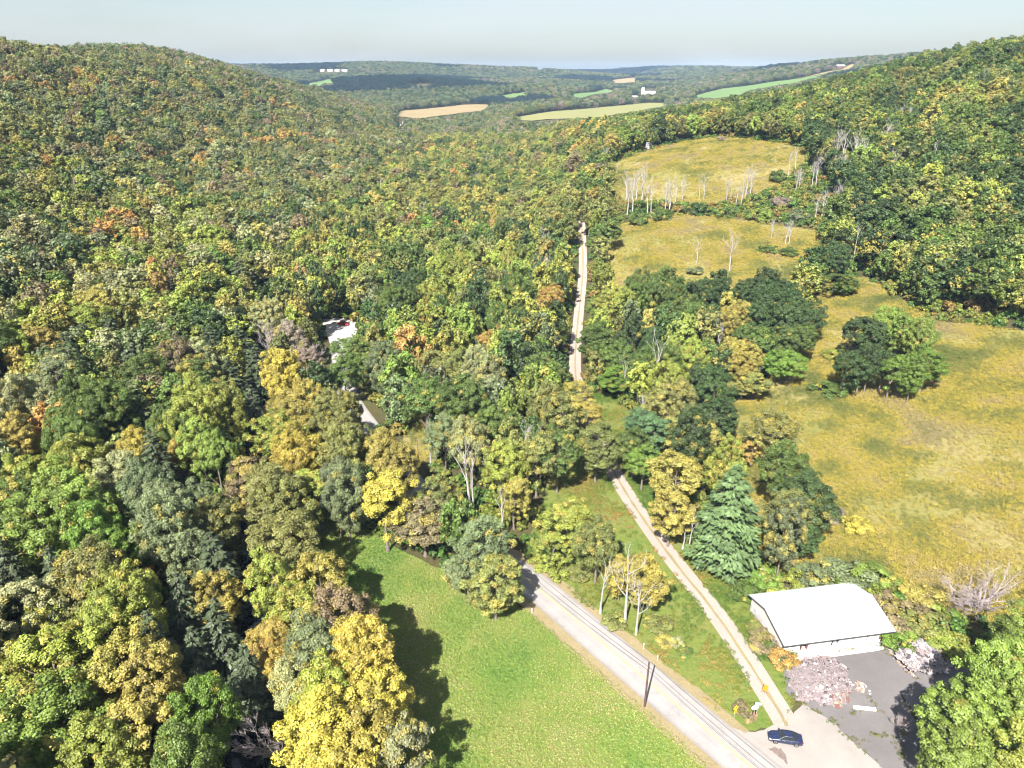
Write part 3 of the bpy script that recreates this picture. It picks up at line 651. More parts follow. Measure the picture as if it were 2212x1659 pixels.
def view_free(x, y, z, r, h):
    ok = np.ones(len(x), bool)
    for fz_, fr_ in ((.97, 0), (.62, 0), (.62, .75), (.62, -.75), (.3, 0)):
        px_, py_, _ = proj(x+fr_*r, y, z+fz_*h); px_ = px_/KS; py_ = py_/KS
        for q in VIS: ok &= ~inside(px_, py_, q)
    return ok
vf = view_free(fx, fy, fz, fr, fh)
for i in range(len(fx)):
    if not vf[i]: continue
    trees.append(dict(p=Vector((fx[i], fy[i], fz[i])), r=fr[i], h=fh[i], col=cols[i], turn=[.0, .05, .12, .3][int(RNG.integers(4))], lm=False))
for t in trees:
    sx_, sy_, Z = proj(t['p'].x, t['p'].y, t['p'].z+t['h']*.62)
    t['s'] = (float(sx_), float(sy_)); t['px'] = t['r']/Z*FPX*(1.6 if t['lm'] else 1)
    t['in'] = -20 < sx_ < 1044 and 30 < sy_ < 800
order = sorted(range(len(trees)), key=lambda i: -(trees[i]['px'] if trees[i]['in'] else 0))
NEAR = [trees[i] for i in order[:300]]; REST = [trees[i] for i in order[300:]]

# ------------------------------------------------------------------ scattered masses (what nobody could count)
def proto_coll(name, meshes):
    c = bpy.data.collections.new(name)
    for i, me in enumerate(meshes): c.objects.link(bpy.data.objects.new('%s_%02d' % (name, i), me))
    return c
def scatter(name, P, rot, scl, idx, tint, meshes, label):
    me = bpy.data.meshes.new(name); n = len(P)
    me.vertices.add(n); me.vertices.foreach_set('co', np.asarray(P, np.float32).ravel())
    for an, ty, arr, key in (('rot', 'FLOAT_VECTOR', rot, 'vector'), ('scl', 'FLOAT_VECTOR', scl, 'vector'), ('idx', 'INT', idx, 'value'), ('tint', 'FLOAT_COLOR', tint, 'color')):
        a = me.attributes.new(an, ty, 'POINT'); a.data.foreach_set(key, np.asarray(arr, np.int32 if ty == 'INT' else np.float32).ravel())
    o = link(bpy.data.objects.new(name, me))
    ng = bpy.data.node_groups.new(name, 'GeometryNodeTree')
    ng.interface.new_socket('Geometry', in_out='INPUT', socket_type='NodeSocketGeometry')
    ng.interface.new_socket('Geometry', in_out='OUTPUT', socket_type='NodeSocketGeometry')
    N = ng.nodes; L = ng.links; gi = N.new('NodeGroupInput'); go = N.new('NodeGroupOutput')
    ip = N.new('GeometryNodeInstanceOnPoints'); ci = N.new('GeometryNodeCollectionInfo')
    ci.inputs['Collection'].default_value = proto_coll(name+'_piece', meshes)
    ci.inputs['Separate Children'].default_value = True; ci.inputs['Reset Children'].default_value = True
    def at(nm, ty):
        a = N.new('GeometryNodeInputNamedAttribute'); a.data_type = ty; a.inputs['Name'].default_value = nm
        return a.outputs['Attribute']
    L.new(gi.outputs[0], ip.inputs['Points']); L.new(ci.outputs[0], ip.inputs['Instance'])
    ip.inputs['Pick Instance'].default_value = True
    L.new(at('idx', 'INT'), ip.inputs['Instance Index']); L.new(at('scl', 'FLOAT_VECTOR'), ip.inputs['Scale'])
    er = N.new('FunctionNodeEulerToRotation'); L.new(at('rot', 'FLOAT_VECTOR'), er.inputs[0]); L.new(er.outputs[0], ip.inputs['Rotation'])
    L.new(ip.outputs[0], go.inputs[0])
    md = o.modifiers.new('scatter', 'NODES'); md.node_group = ng
    tag(o, label=label, kind='stuff'); return o
def spin(n): 
    r = np.zeros((n, 3)); r[:, 2] = RNG.uniform(0, 6.283, n); r[:, 0] = RNG.normal(0, .06, n); r[:, 1] = RNG.normal(0, .06, n); return r
def tints(colnames, jit=.3):
    a = np.array([PAL[c] for c in colnames])*RNG.uniform(1-jit, 1+jit, (len(colnames), 1))*RNG.uniform(.93, 1.07, (len(colnames), 3))
    return a
# woods behind the counted trees
P = np.array([t['p'][:] for t in REST]); rr = np.array([t['r'] for t in REST]); hh = np.array([t['h'] for t in REST])
tn = np.c_[tints([t['col'] for t in REST]), [t['turn'] for t in REST]]
gx, gy = [], []
for y0, y1, sp in ((1700, 2600, 13), (2600, 4200, 19), (4200, 7000, 30)):
    a, b = jitter_grid(-.85*y1, .85*y1, y0, y1, sp, int(y0)); kk = (np.abs(a) < .8*b) & forest_ok(a, b)
    kk &= vnoise(a, b, 260, 31) > .03
    gx.append(a[kk]); gy.append(b[kk])
gx = np.concatenate(gx); gy = np.concatenate(gy); gz = Ht(gx, gy); n2 = len(gx)
far_r = np.where(gy < 2600, RNG.uniform(5, 8, n2), np.where(gy < 4200, RNG.uniform(7, 12, n2), RNG.uniform(11, 17, n2)))
kk = view_free(gx, gy, gz, far_r, np.full(n2, 15.0)); gx, gy, gz, far_r = gx[kk], gy[kk], gz[kk], far_r[kk]; n2 = len(gx)
uu = np.clip(RNG.uniform(0, 1, n2)*.6+vnoise(gx, gy, 220, 23)*.4, 0, .999)
P = np.r_[P, np.c_[gx, gy, gz]]; rr = np.r_[rr, far_r]; hh = np.r_[hh, RNG.uniform(11, 18, n2)]
fc = np.array(pick(T_far, uu), object)
dk = (((gx+420)/430)**2+((gy-2480)/230)**2 < 1) | (vnoise(gx, gy, 330, 29) > .66); fc[dk] = 'dk'
tn = np.r_[tn, np.c_[tints(list(fc)), np.zeros(n2)]]
scatter('forest', P, spin(len(P)), np.c_[rr/4.5, rr/4.5, hh/16.0], RNG.integers(0, len(LO), len(P)), tn, LO, 'mixed autumn woods covering the hills behind the nearer trees')
# bare pale snags standing in the woods
ds = RNG.choice(len(REST), 420, replace=False)
ds = [REST[i] for i in ds if 330 < REST[i]['p'].y < 1300]
DP = []
for s in range(3):
    tk, cr = bare_tree(460+s, H=14, R0=.26, spread=.4, nmain=7, fork=.35, twigs=3); tk.add(cr.v, cr.f); DP.append(tk.mesh('far_snag', M['dead_wood']))
scatter('distant_snags', np.array([t['p'][:] for t in ds]), spin(len(ds)), np.repeat(RNG.uniform(.9, 1.35, (len(ds), 1)), 3, 1), RNG.integers(0, 3, len(ds)), np.ones((len(ds), 4)), DP, 'bleached bare snags sticking out of the far woods')
# low plants
def tuft_mesh(name, seed, n, R, H, w, lean=.5, flat=.5):
    rng = np.random.default_rng(seed); a = rng.uniform(0, 6.283, n); q = R*np.sqrt(rng.uniform(0, 1, n))
    P = np.c_[np.cos(a)*q, np.sin(a)*q, H*rng.uniform(.35, 1, n)]
    Nn = np.c_[np.cos(a), np.sin(a), np.full(n, flat)]+rng.normal(size=(n, 3))*lean
    me = quads_from(P, Nn, w*rng.uniform(.7, 1.3, n), rng, .6, rng.uniform(0, 1, n), rng.uniform(0, 1, n), name)
    me.materials.append(M['blade_i']); return me
GRASS = [tuft_mesh('tuft', 600+i, 20, .28, .2, .085, flat=1.2) for i in range(3)]
GOLD = [tuft_mesh('clump', 610+i, 80, .62, .85, .095, flat=1.3) for i in range(4)]
BUSH = []
for s in range(3):
    me, C, br = crown_mesh('bush', 620+s, 14, 420, .24, R=1.5, zc=.8, rz=1.0, lo=-.3, mat='leaf_i', rb=(1.2, 2.2)); BUSH.append(me)
def in_poly_pts(poly, sp, seed, pad=0.0):
    xs = [p[0] for p in poly]; ys = [p[1] for p in poly]
    x, y = jitter_grid(min(xs), max(xs), min(ys), max(ys), sp, seed)
    k = inside(x, y, [(p[0], p[1]) for p in poly]) & (np.abs(x) < .80*y+14)
    k &= seg_dist(x, y, [(p.x, p.y) for p in road_line[::4]]) > 3.7
    k &= seg_dist(x, y, [(p.x, p.y) for p in track_line[::4]]) > 1.7
    return x[k], y[k]
def mixcol(f, stops):
    ps = [s[0] for s in stops]; cs = np.array([s[1] for s in stops])
    return np.c_[[np.interp(f, ps, cs[:, i]) for i in range(3)]].T
# lawn tufts
x, y = in_poly_pts(lawn_poly, .42, 71); f = vnoise(x, y, 9, 41)*.55+vnoise(x, y, 2.2, 42)*.25+RNG.uniform(0, .2, len(x))
tc = mixcol(f, [(.2, (.075, .17, .02)), (.42, (.14, .22, .035)), (.56, (.22, .25, .055)), (.75, (.30, .275, .10))])
scatter('lawn_grass', np.c_[x, y, Ht(x, y)+.05], spin(len(x)), np.repeat(RNG.uniform(.6, 1.25, (len(x), 1)), 3, 1), RNG.integers(0, 3, len(x)), np.c_[tc, np.zeros(len(x))], GRASS, 'mown bright green grass of the field by the road')
# goldenrod
GX = []; GT = []; GS = []
for q, (poly, sp) in enumerate(((m1, .7), (m2, .9), (m3, 1.4), (clear_extra[2], .8))):
    x, y = in_poly_pts(wob(poly, 1.5, 4, 90+q), sp, 80+q)
    f1 = vnoise(x, y, 16, 51)*.6+vnoise(x, y, 5, 52)*.4; f2 = RNG.uniform(0, 1, len(x))
    dens = np.clip((f1-.2)*4.5, .35, 1); k = f2 < dens; x, y, f1 = x[k], y[k], f1[k]
    f = np.clip(vnoise(x, y, 7, 53)*.5+vnoise(x, y, 22, 54)*.35+RNG.uniform(0, .25, len(x)), 0, 1)
    tc = mixcol(f, [(.12, (.07, .105, .02)), (.28, (.135, .155, .03)), (.42, (.215, .205, .04)), (.54, (.37, .30, .035)), (.68, (.36, .285, .08)), (.82, (.28, .225, .12)), (.95, (.18, .175, .05))])
    sc = RNG.uniform(.55, 1.35, len(x))*(1, 1.25, 1.7, 1.1)[q]*(.6+.5*f1)
    GX.append(np.c_[x, y, Ht(x, y)+.06]); GT.append(tc); GS.append(np.c_[sc, sc, sc*(1.15, 1.0, .8, 1.2)[q]*RNG.uniform(.7, 1.3, len(x))])
P = np.concatenate(GX); n = len(P)
scatter('goldenrod', P, spin(n), np.concatenate(GS), RNG.integers(0, 4, n), np.c_[np.concatenate(GT), np.zeros(n)], GOLD, 'goldenrod and dry weeds growing over the open meadows')
# weeds and low brush between road, track and sheds
x, y = in_poly_pts(rough_poly, .8, 75); k = RNG.uniform(0, 1, len(x)) < np.clip((vnoise(x, y, 6, 61)-.25)*2.5, .1, 1); x, y = x[k], y[k]
f = np.clip(vnoise(x, y, 8, 62)*.7+RNG.uniform(0, .3, len(x)), 0, 1)
tc = mixcol(f, [(.15, (.04, .10, .012)), (.4, (.09, .16, .018)), (.6, (.18, .18, .025)), (.8, (.28, .19, .05))])
s = RNG.uniform(.45, 1.1, len(x))
scatter('roadside_weeds', np.c_[x, y, Ht(x, y)+.03], spin(len(x)), np.c_[s, s, s*.8], RNG.integers(0, 4, len(x)), np.c_[tc, np.zeros(len(x))], GOLD, 'low weeds and grass between the road and the track')
# undergrowth of the woods and thickets
bx, by = jitter_grid(-260, 300, 40, 620, 3.6, 77)
k = (np.abs(bx) < .8*by+20) & (seg_dist(bx, by, [(p.x, p.y) for p in road_line[::4]]) > 6) & (seg_dist(bx, by, [(p.x, p.y) for p in track_line[::4]]) > 3)
inb = inside(bx, by, [(p[0], p[1]) for p in band])
for e in clear_extra[:2]: inb |= inside(bx, by, [(p[0], p[1]) for p in e]) & ~inside(bx, by, [(p[0], p[1]) for p in lot_poly])
oth = np.zeros(len(bx), bool)
for pl in CLEAR: oth |= inside(bx, by, [(p[0], p[1]) for p in pl])
barn_zone = (np.hypot(bx-53, by-96) < 13.0)
k &= (inb | ~oth) & ~((np.abs(bx-creek_x(by)) < 4) & (by < 300)) & ~barn_zone & ~inside(bx, by, [(p[0], p[1]) for p in m1])
k &= ~inside(bx, by, [(p[0], p[1]) for p in m3]) & ~inside(bx, by, [(p[0], p[1]) for p in m2]) & ~inside(bx, by, [(p[0], p[1]) for p in lawn_poly])
bx, by = bx[k], by[k]; n = len(bx); s = RNG.uniform(.6, 1.5, n)
f = np.clip(vnoise(bx, by, 12, 65)*.6+RNG.uniform(0, .4, n), 0, 1)
tc = mixcol(f, [(.1, (.035, .075, .014)), (.4, (.06, .12, .018)), (.6, (.13, .15, .022)), (.8, (.2, .14, .035)), (1, (.13, .08, .04))])
scatter('undergrowth', np.c_[bx, by, Ht(bx, by)], spin(n), np.c_[s, s, s*RNG.uniform(.6, 1.3, n)], RNG.integers(0, 3, n), np.c_[tc, np.full(n, .1)], BUSH, 'leafy undergrowth and brush beneath and between the trees')
# ------------------------------------------------------------------ the trees one can tell apart
ORD = ['', 'first', 'second', 'third', 'fourth', 'fifth', 'sixth', 'seventh', 'eighth', 'ninth', 'tenth', 'eleventh', 'twelfth', 'thirteenth', 'fourteenth', 'fifteenth', 'sixteenth', 'seventeenth', 'eighteenth', 'nineteenth', 'twentieth']
def zone(p, sx, sy):
    x, y = p.x, p.y
    if x < float(np.interp(y, *XT))+6 and not (y < 110 and x > -40):
        if sy > 640: return 'along the bottom left corner'
        if sy > 540: return 'on the low slope left of the creek'
        if sy > 450: return 'on the slope above the creek'
        if sy > 380: return 'half way up the left slope'
        if sy > 320: return 'on the upper left slope'
        return 'high on the left hill'
    if y < 112 and x < 5: return 'in the row beside the mown field'
    if x > float(np.interp(y, *XR))+60 and y > 190:
        return 'at the edge of the right hillside' if sy > 260 else 'up on the right hillside'
    if x > 70 and y < 95: return 'at the lower right corner by the lot'
    tx = float(np.interp(y, [p.y for p in track_line], [p.x for p in track_line]))
    if x > tx:
        if sy > 420: return 'around the big pine'
        if sy > 270:
            return ('at the front of the grove' if sy > 375 else 'in the grove beside the track' if sx < 715 and sy > 315 else
                    'deep in the track side grove' if sx < 715 else 'at the meadow end of the grove' if sy > 315 else 'at the back of the grove')
        return 'right of the far end of the track'
    rx = float(np.interp(y, [p.y for p in road_line], [p.x for p in road_line]))
    if y < 150: return 'where the woods meet the paved road'
    if x < rx: return 'between creek and pull-off'
    if sy > 420: return 'in the woods behind the mown field'
    if sy > 340: return 'between pull-off and track'
    if sy > 270: return 'in the woods left of the straight track'
    return 'in the valley woods beyond the pull-off'
def rank_labels(items, what, key):
    g = {}
    for it in items: g.setdefault((it['zone'], key(it)), []).append(it)
    for (z, c), L in g.items():
        L.sort(key=lambda t: t['s'][0])
        for i, it in enumerate(L):
            if len(L) == 1: it['label'] = 'only %s %s %s' % (c, what, z)
            elif i < len(ORD)-1: it['label'] = '%s from left of %s %ss %s' % (ORD[i+1], c, what, z)
            else: it['label'] = '%s %s %s, far right end' % (c, what, z)
            it['label'] = it['label'].replace('first from left', 'leftmost')
for t in NEAR: t['zone'] = zone(t['p'], *t['s'])
rank_labels(NEAR, 'tree', lambda t: CW[t['col']])
def make_tree(name, t, crown, trunk, cat, group, sc, col):
    root = empty(name, t['p'], random.uniform(0, 6.28)); tag(root, t['label'], cat, group)
    for nm, me in (('trunk', trunk), ('crown', crown)):
        c = bpy.data.objects.new(nm, me); c.scale = sc; link(c, root)
        c.color = col
    return root
for i, t in enumerate(NEAR):
    c = np.array(PAL[t['col']])*random.uniform(.78, 1.22)*np.array([random.uniform(.95, 1.05) for _ in range(3)])
    v = HI[random.randrange(len(HI))]; rs = t['r']/4.5
    make_tree('broadleaf_tree', t, v[0], v[1], 'tree', 'broadleaf trees of the valley woods', (rs, rs*random.uniform(.9, 1.1), t['h']/16.0), (*c, t['turn']))
for t in conif:
    sx_, sy_, Z = proj(t['p'].x, t['p'].y, t['p'].z+t['h']*.5); t['s'] = (float(sx_), float(sy_)); t['zone'] = zone(t['p'], *t['s'])
rank_labels([t for t in conif if t['kind'] == 'hem'], 'hemlock with drooping sprays', lambda t: 'dusky green' if t['col'] == 'hem' else 'grey green')
for t in conif:
    if 'label' in t: t['label'] = t['label'].replace('hemlock with drooping spraysss', 'hemlocks').replace('hemlock with drooping sprayss', 'drooping hemlocks').replace('hemlock with drooping sprays', 'drooping hemlock')
    c = np.array(PAL[t['col']])*random.uniform(.9, 1.12)
    if t['kind'] == 'pine':
        t['label'] = 'big blue green pine with layered boughs behind the white shed'
        make_tree('pine_tree', t, PINE[0], PINE[1], 'pine', None, (t['r']/4.6, t['r']/4.6, t['h']/17), (.105, .165, .06, 0))
    else:
        h = random.choice(HEM); make_tree('hemlock_tree', t, h[0], h[1], 'hemlock', 'hemlocks along the creek', (t['r']/3.2, t['r']/3.2, t['h']/16), (*c, 0))
DW = {0: 'forked white dead tree', 1: 'slim white dead tree', 2: 'wide white dead tree', 3: 'narrow white dead tree', 4: 'bushy white dead tree', 5: 'bare white snag', 6: 'spreading white dead tree'}
for t in dead:
    sx_, sy_, Z = proj(t['p'].x, t['p'].y, t['p'].z+t['h']*.5); t['s'] = (float(sx_), float(sy_))
    kx, ky = sx_/KS, sy_/KS
    t['zone'] = ('between the two upper goldenrod meadows' if 1340 < kx < 1640 and 380 < ky < 470 else 'standing in the middle goldenrod meadow' if 1480 < kx < 1720 and ky < 590 and ky > 480 else
                 'right of the upper meadow' if 1640 <= kx < 1870 and ky < 570 else 'high in the right hillside woods' if kx >= 1870 else zone(t['p'], *t['s']))
rank_labels(dead, 'tree', lambda t: DW[t['v']].replace(' tree', '').replace('bare white snag', 'bare white snag'))
for t in dead:
    t['label'] = t['label'].replace('snag trees', 'snags').replace('snag tree', 'snag')
    root = empty('dead_tree', t['p'], random.uniform(0, 6.28)); tag(root, t['label'], 'dead tree', 'bleached dead trees')
    s = t['h']/14.0; w = max(s, .62) if t['v'] != 5 else max(s*.8, .7)
    for nm, me in zip(('trunk', 'bare_crown'), DEAD[t['v']]):
        c = bpy.data.objects.new(nm, me); c.scale = (w*1.15, w*1.15, s); link(c, root)
def bare_thing(name, proto, p, sc, tilt, label, cat):
    r = empty(name, p, random.uniform(0, 6.28)); r.rotation_euler = tilt; tag(r, label, cat)
    for nm, me in zip(('trunk', 'bare_crown'), proto):
        c = bpy.data.objects.new(nm, me); c.scale = sc; link(c, r)
bare_thing('fallen_dead_tree', BRUSH, G(2118, 1318), (1.9, 1.6, 1.35), (.25, -.45, .2), 'fan shaped pinkish grey dead tree in the weeds right of the shed', 'dead tree')
bare_thing('bare_twiggy_tree', TWIGGY, G(640, 1655), (1.0, 1.0, .95), (.1, -.55, .4), 'bare twiggy tree leaning left at the bottom of the yellow row', 'bare tree')
bare_thing('bare_twiggy_tree', TWIGGY, G(690, 830), (1.2, 1.2, .95), (0, 0, 1.2), 'grey leafless tree just left of the pull-off road', 'bare tree')
bare_thing('bare_twiggy_tree', TWIGGY, G(590, 790), (1.3, 1.3, 1.15), (0, 0, 2.2), 'pale grey leafless tree at the dark creek gap left of the pull-off', 'bare tree')
bare_thing('bare_twiggy_tree', TWIGGY, G(1553, 755), (.9, .9, .95), (0, 0, .4), 'pinkish leafless tree in the grove right of the track', 'bare tree')
bare_thing('bare_shrub', BRUSH, G(1942, 1580), (.42, .42, .5), (.1, .2, 1), 'grey leafless bush standing on the cracked lot', 'bare shrub')
bare_thing('bare_shrub', BRUSH, G(1990, 1600), (.35, .35, .3), (.5, .6, 1), 'low grey twiggy bush at the edge of the tree shadow', 'bare shrub')
# shrubs
SH = [(1660,1250,70,'bg',3.2,'rounded bright green shrub behind the left end of the white shed'),(1610,1278,60,'g',2.4,'dark green shrub at the left back corner of the shed'),(1700,1262,60,'yg',2.2,'yellow green shrub touching the back of the shed'),(1760,1245,70,'gr',2.5,'dusky shrub behind the middle of the shed roof'),
 (1830,1240,110,'gr',3.6,'big grey green thicket shrub behind the shed'),(1900,1245,80,'lg',2.6,'light green shrub behind the right end of the shed'),(1900,1300,80,'br',2.2,'brown bush behind the right gable of the shed'),(1950,1330,110,'br',2.6,'large brown bush right of the shed'),(2010,1350,90,'ol',2.4,'olive bush between the shed and the dead tree'),(1990,1290,80,'gold',2.0,'golden bush right of the shed'),(2050,1390,80,'yg',2.0,'yellow green bush above the stone heap'),
 (1942,1385,55,'bg',1.9,'bright green bush at the front right corner of the shed'),(1965,1370,50,'lg',1.6,'small light green bush between shed and stone heap'),(1660,1390,70,'br',1.8,'rusty bush at the front left corner of the shed'),(1690,1420,60,'o',1.5,'rust red bush beside the left rubble heap'),(1640,1360,55,'ol',1.6,'olive bush left of the shed wall'),
 (1850,1130,55,'y',3.0,'bright yellow shrub in the near meadow'),(1800,1112,55,'pk',1.8,'pinkish red bush at the grove edge in the near meadow'),(1465,1390,30,'pg',1.3,'white flowering shrub on the roadside slope'),(1482,1408,32,'g',1.2,'dark green shrub below the white flowering one'),(1440,1385,40,'gold',1.1,'golden weed bush on the roadside slope'),(1600,1530,34,'br',1.4,'dark brown bush behind the yellow road sign'),(1627,1552,14,'br',.7,'small maroon bush at the foot of the oval sign'),
 (1505,585,34,'gr',2.0,'grey green shrub at the foot of the left meadow snag'),(1660,540,44,'g',3.0,'green shrub left of a pair in the middle meadow'),(1703,545,40,'g',2.6,'green shrub right of a pair in the middle meadow'),(1560,300,16,'pk',3.0,'pinkish bare shrub at the top of the upper meadow'),(1430,470,60,'g',3.0,'green shrub in the hedge left of centre between the meadows'),(1380,480,70,'g',3.2,'broad green shrub at the left end of the meadow hedge'),(1500,455,60,'dg',3.0,'dark green shrub in the middle of the meadow hedge'),(1570,465,60,'g',2.6,'green shrub right of centre in the meadow hedge'),(1640,470,70,'lg',3.0,'light green shrub near the right end of the meadow hedge'),(1730,470,60,'gr',3.0,'grey green shrub at the right end of the meadow hedge'),(1680,385,60,'g',4.0,'green thicket at the right side of the upper meadow'),(1690,440,50,'pk',3.0,'pinkish grey brush below the upper meadow thicket'),
 (1210,1230,60,'yg',1.8,'yellow green bush above the road bend'),(1170,1215,50,'yg',1.6,'small yellow green bush where the road leaves the woods'),(1250,1240,50,'ol',1.5,'olive bush on the bank above the road'),(1330,1340,50,'ol',1.3,'olive weed bush between the roadside snags'),(1420,1350,60,'ol',1.4,'olive bush right of the roadside snags'),(1800,770,50,'yg',1.2,'yellow green bush left of the lone trees in the meadow'),(1790,845,70,'g',1.3,'low green patch of brush left of the lone trees')]
for kx, ky, w, col, h, lab in SH:
    p = G(kx, ky, h*.5); r = w*KS*.5*depth(p)/FPX; h = max(h, r*.75); r = min(r, 4.6)
    root = empty('shrub', p, random.uniform(0, 6.28)); tag(root, lab, 'shrub', 'shrubs in the clearings')
    me, st = random.choice(SHRUB); cc = np.array(PAL[col])*random.uniform(.9, 1.1)
    for nm, q in (('stem', st), ('foliage', me)):
        c = bpy.data.objects.new(nm, q); c.scale = (r/1.5, r/1.5, h/2.2); c.color = (*cc, .12); link(c, root)
# ------------------------------------------------------------------ the white metal-roofed shed
M['white_metal'] = plain('white_roof_metal', (.36, .38, .385), .55, var=.06, scale=.5)
M['trim'] = plain('dark_trim', (.05, .05, .055), .6)
M['siding'] = plain('pale_siding', (.55, .49, .45), .8, var=.12, scale=1.5)
M['white_door'] = plain('white_door_panel', (.62, .605, .58), .6, var=.06, scale=1.0)
M['concrete'] = plain('concrete', (.52, .47, .44), .9, var=.18, scale=1.6)
M['glass'] = plain('dark_glass', (.02, .025, .03), .08, spec=.6)
M['redwood'] = plain('red_brown_wood', (.16, .06, .045), .8, var=.3)
M['white_paint'] = plain('white_paint', (.78, .77, .75), .6, var=.08)
M['peeling'] = patch_mat('peeling_whitewash', [(.35, (.25, .2, .22)), (.52, (.5, .45, .47)), (.6, (.68, .64, .66))], [(.35, (.3, .25, .27)), (.65, (.68, .64, .66))], 1.2, 3.5, bump=.3, bdist=.05)
def shed():
    LEN, DEP, EV, RD, RH = 20.4, 11.6, 3.15, 6.5, 4.75
    root = empty('metal_roofed_shed', (44.9, 89.2, float(Ht(50, 95))+.05), math.radians(9.6))
    tag(root, 'long low shed with white metal roof at the top of the lot', 'shed')
    b = MB(); b.box((LEN/2, DEP/2, .11), (LEN-.6, DEP-.4, .22)); b.box((LEN/2+.3, -.55, .09), (LEN-1.6, 1.5, .14)); b.build('foundation_slab', M['concrete'], root)
    # walls: gable ends, back, and the front set back under the eave
    fy = .75
    for x, mt in ((.35, 'siding'), (LEN-.35, 'siding')):
        t = .12; z0 = .2
        def prism(pts, mat, nm, xo=0.0):
            v = [(x+xo-t, a, z) for a, z in pts]+[(x+xo+t, a, z) for a, z in pts]; n = len(pts)
            f = [list(range(n))[::-1], list(range(n, 2*n))]+[[i, (i+1) % n, n+(i+1) % n, n+i] for i in range(n)]
            w = MB(); w.add(v, f); w.build(nm, M[mat], root)
        zf = EV-.12; prism([(fy, 1.9), (DEP-.35, 1.9), (DEP-.35, zf), (RD, RH-.14), (fy, zf+.05)], mt, 'gable_wall')
        prism([(fy, z0), (DEP-.35, z0), (DEP-.35, 1.9), (fy, 1.9)], 'peeling', 'lower_wall')
        for k in range(18):   # siding battens
            yy = fy+.3+k*(DEP-fy-.9)/17; zz = (EV-.2)+(RH-EV)*(1-abs(yy-RD)/(RD if yy < RD else DEP-RD))-.1
            w = MB(); w.box((x-.14 if x < 1 else x+.14, yy, (1.92+zz)/2), (.04, .06, zz-1.92)); w.build('batten', M['siding'], root)
    w = MB(); w.box((LEN/2, DEP-.35, 1.65), (LEN-.9, .2, 2.9)); w.build('rear_wall', M['siding'], root)
    w = MB(); w.box((LEN/2, fy, 2.86), (LEN-.94, .2, .42)); w.box((LEN/2, fy, .30), (LEN-.94, .2, .2)); w.build('front_beam', M['white_paint'], root)
    w = MB(); w.box((LEN/2, DEP/2, 1.5), (LEN-1.6, .1, 2.6)); w.build('inner_partition', M['redwood'], root)
    # bays along the front: x0, x1, kind
    bays = [(.6, 1.5, 'panel'), (1.6, 2.9, 'louver'), (3.0, 3.8, 'panel'), (4.0, 5.2, 'open'), (5.35, 9.6, 'door'), (9.75, 10.9, 'steps'), (11.0, 13.7, 'door'), (13.8, 16.2, 'door'), (16.4, 18.6, 'door'), (18.75, 19.6, 'open')]
    for x0, x1, kd in bays:
        c = (x0+x1)/2; wd = x1-x0
        if kd in ('door', 'panel'):
            d = MB(); d.box((c, fy, 1.52), (wd, .1, 2.24)); do = d.build('door' if kd == 'door' else 'wall_panel', M['white_door'], root)
            if kd == 'door':
                for q in range(4):
                    e = MB(); e.box((c, fy-.075, .68+q*.56), (wd-.08, .06, .52)); e.build('panel', M['white_door'], do)
                e = MB(); e.box((c, fy-.14, .75), (.3, .06, .06)); e.build('handle', M['trim'], do)
        elif kd == 'louver':
            d = MB()
            for s in (-1, 1): d.box((c+s*(wd/2-.06), fy, 1.52), (.12, .16, 2.2))
            do = d.build('window_frame', M['white_paint'], root)
            e = MB(); e.box((c, fy+.06, 1.52), (wd-.26, .03, 2.16)); e.build('pane', M['glass'], do)
            for q in range(5):
                e = MB(); e.box((c, fy-.02, .75+q*.4), (wd-.26, .1, .14)); e.build('slat', M['white_paint'], do)
        elif kd == 'open':
            e = MB(); e.box((x0+.08, fy, 1.52), (.16, .22, 2.22)); e.box((x1-.08, fy, 1.52), (.16, .22, 2.22)); e.build('door_jamb', M['redwood'], root)
        else:
            e = MB()
            for q in range(4): e.box((c, fy+.3+.25*q, .35+.28*q), (wd-.1, .25, .08))
            e.build('stair', M['white_paint'], root)
            e = MB(); e.box((x0+.05, fy, 1.52), (.1, .2, 2.22)); e.build('post', M['trim'], root)
    # roof sheets, each its own piece with a raised rib
    n = 22; wdt = (LEN+.1)/n
    def sheet(y0, z0, y1, z1, nm):
        ln = math.hypot(y1-y0, z1-z0); me = None
        v = MB(); ang = math.atan2(z1-z0, y1-y0); R = Matrix.Rotation(ang, 3, 'X')
        v.box((wdt/2, 0, 0), (wdt-.012, ln, .05)); v.box((.05, 0, .045), (.07, ln, .05)); v.box((wdt*.5, 0, .035), (.05, ln, .025))
        v.v = [tuple(R @ Vector(p)) for p in v.v]
        me = v.mesh(nm, M['white_metal'])
        for k in range(n):
            o = link(bpy.data.objects.new(nm, me), root); o.location = (-.05+k*wdt, (y0+y1)/2, (z0+z1)/2+.03)
    sheet(-.55, EV-.12, RD, RH, 'front_roof_sheet'); sheet(RD, RH, DEP+.45, EV-.02, 'rear_roof_sheet')
    e = MB(); e.box((LEN/2, RD, RH+.085), (LEN+.12, .36, .05)); e.build('ridge_cap', M['white_metal'], root)
    for x in (-.1, LEN+.12):
        e = MB(); e.tube([(x, -.55, EV-.18), (x, RD, RH-.06), (x, DEP+.45, EV-.08)], .07, 4); e.build('rake_trim', M['trim'], root)
    e = MB(); e.box((LEN/2, -.58, EV-.2), (LEN+.1, .09, .14)); e.build('gutter', M['trim'], root)
shed()

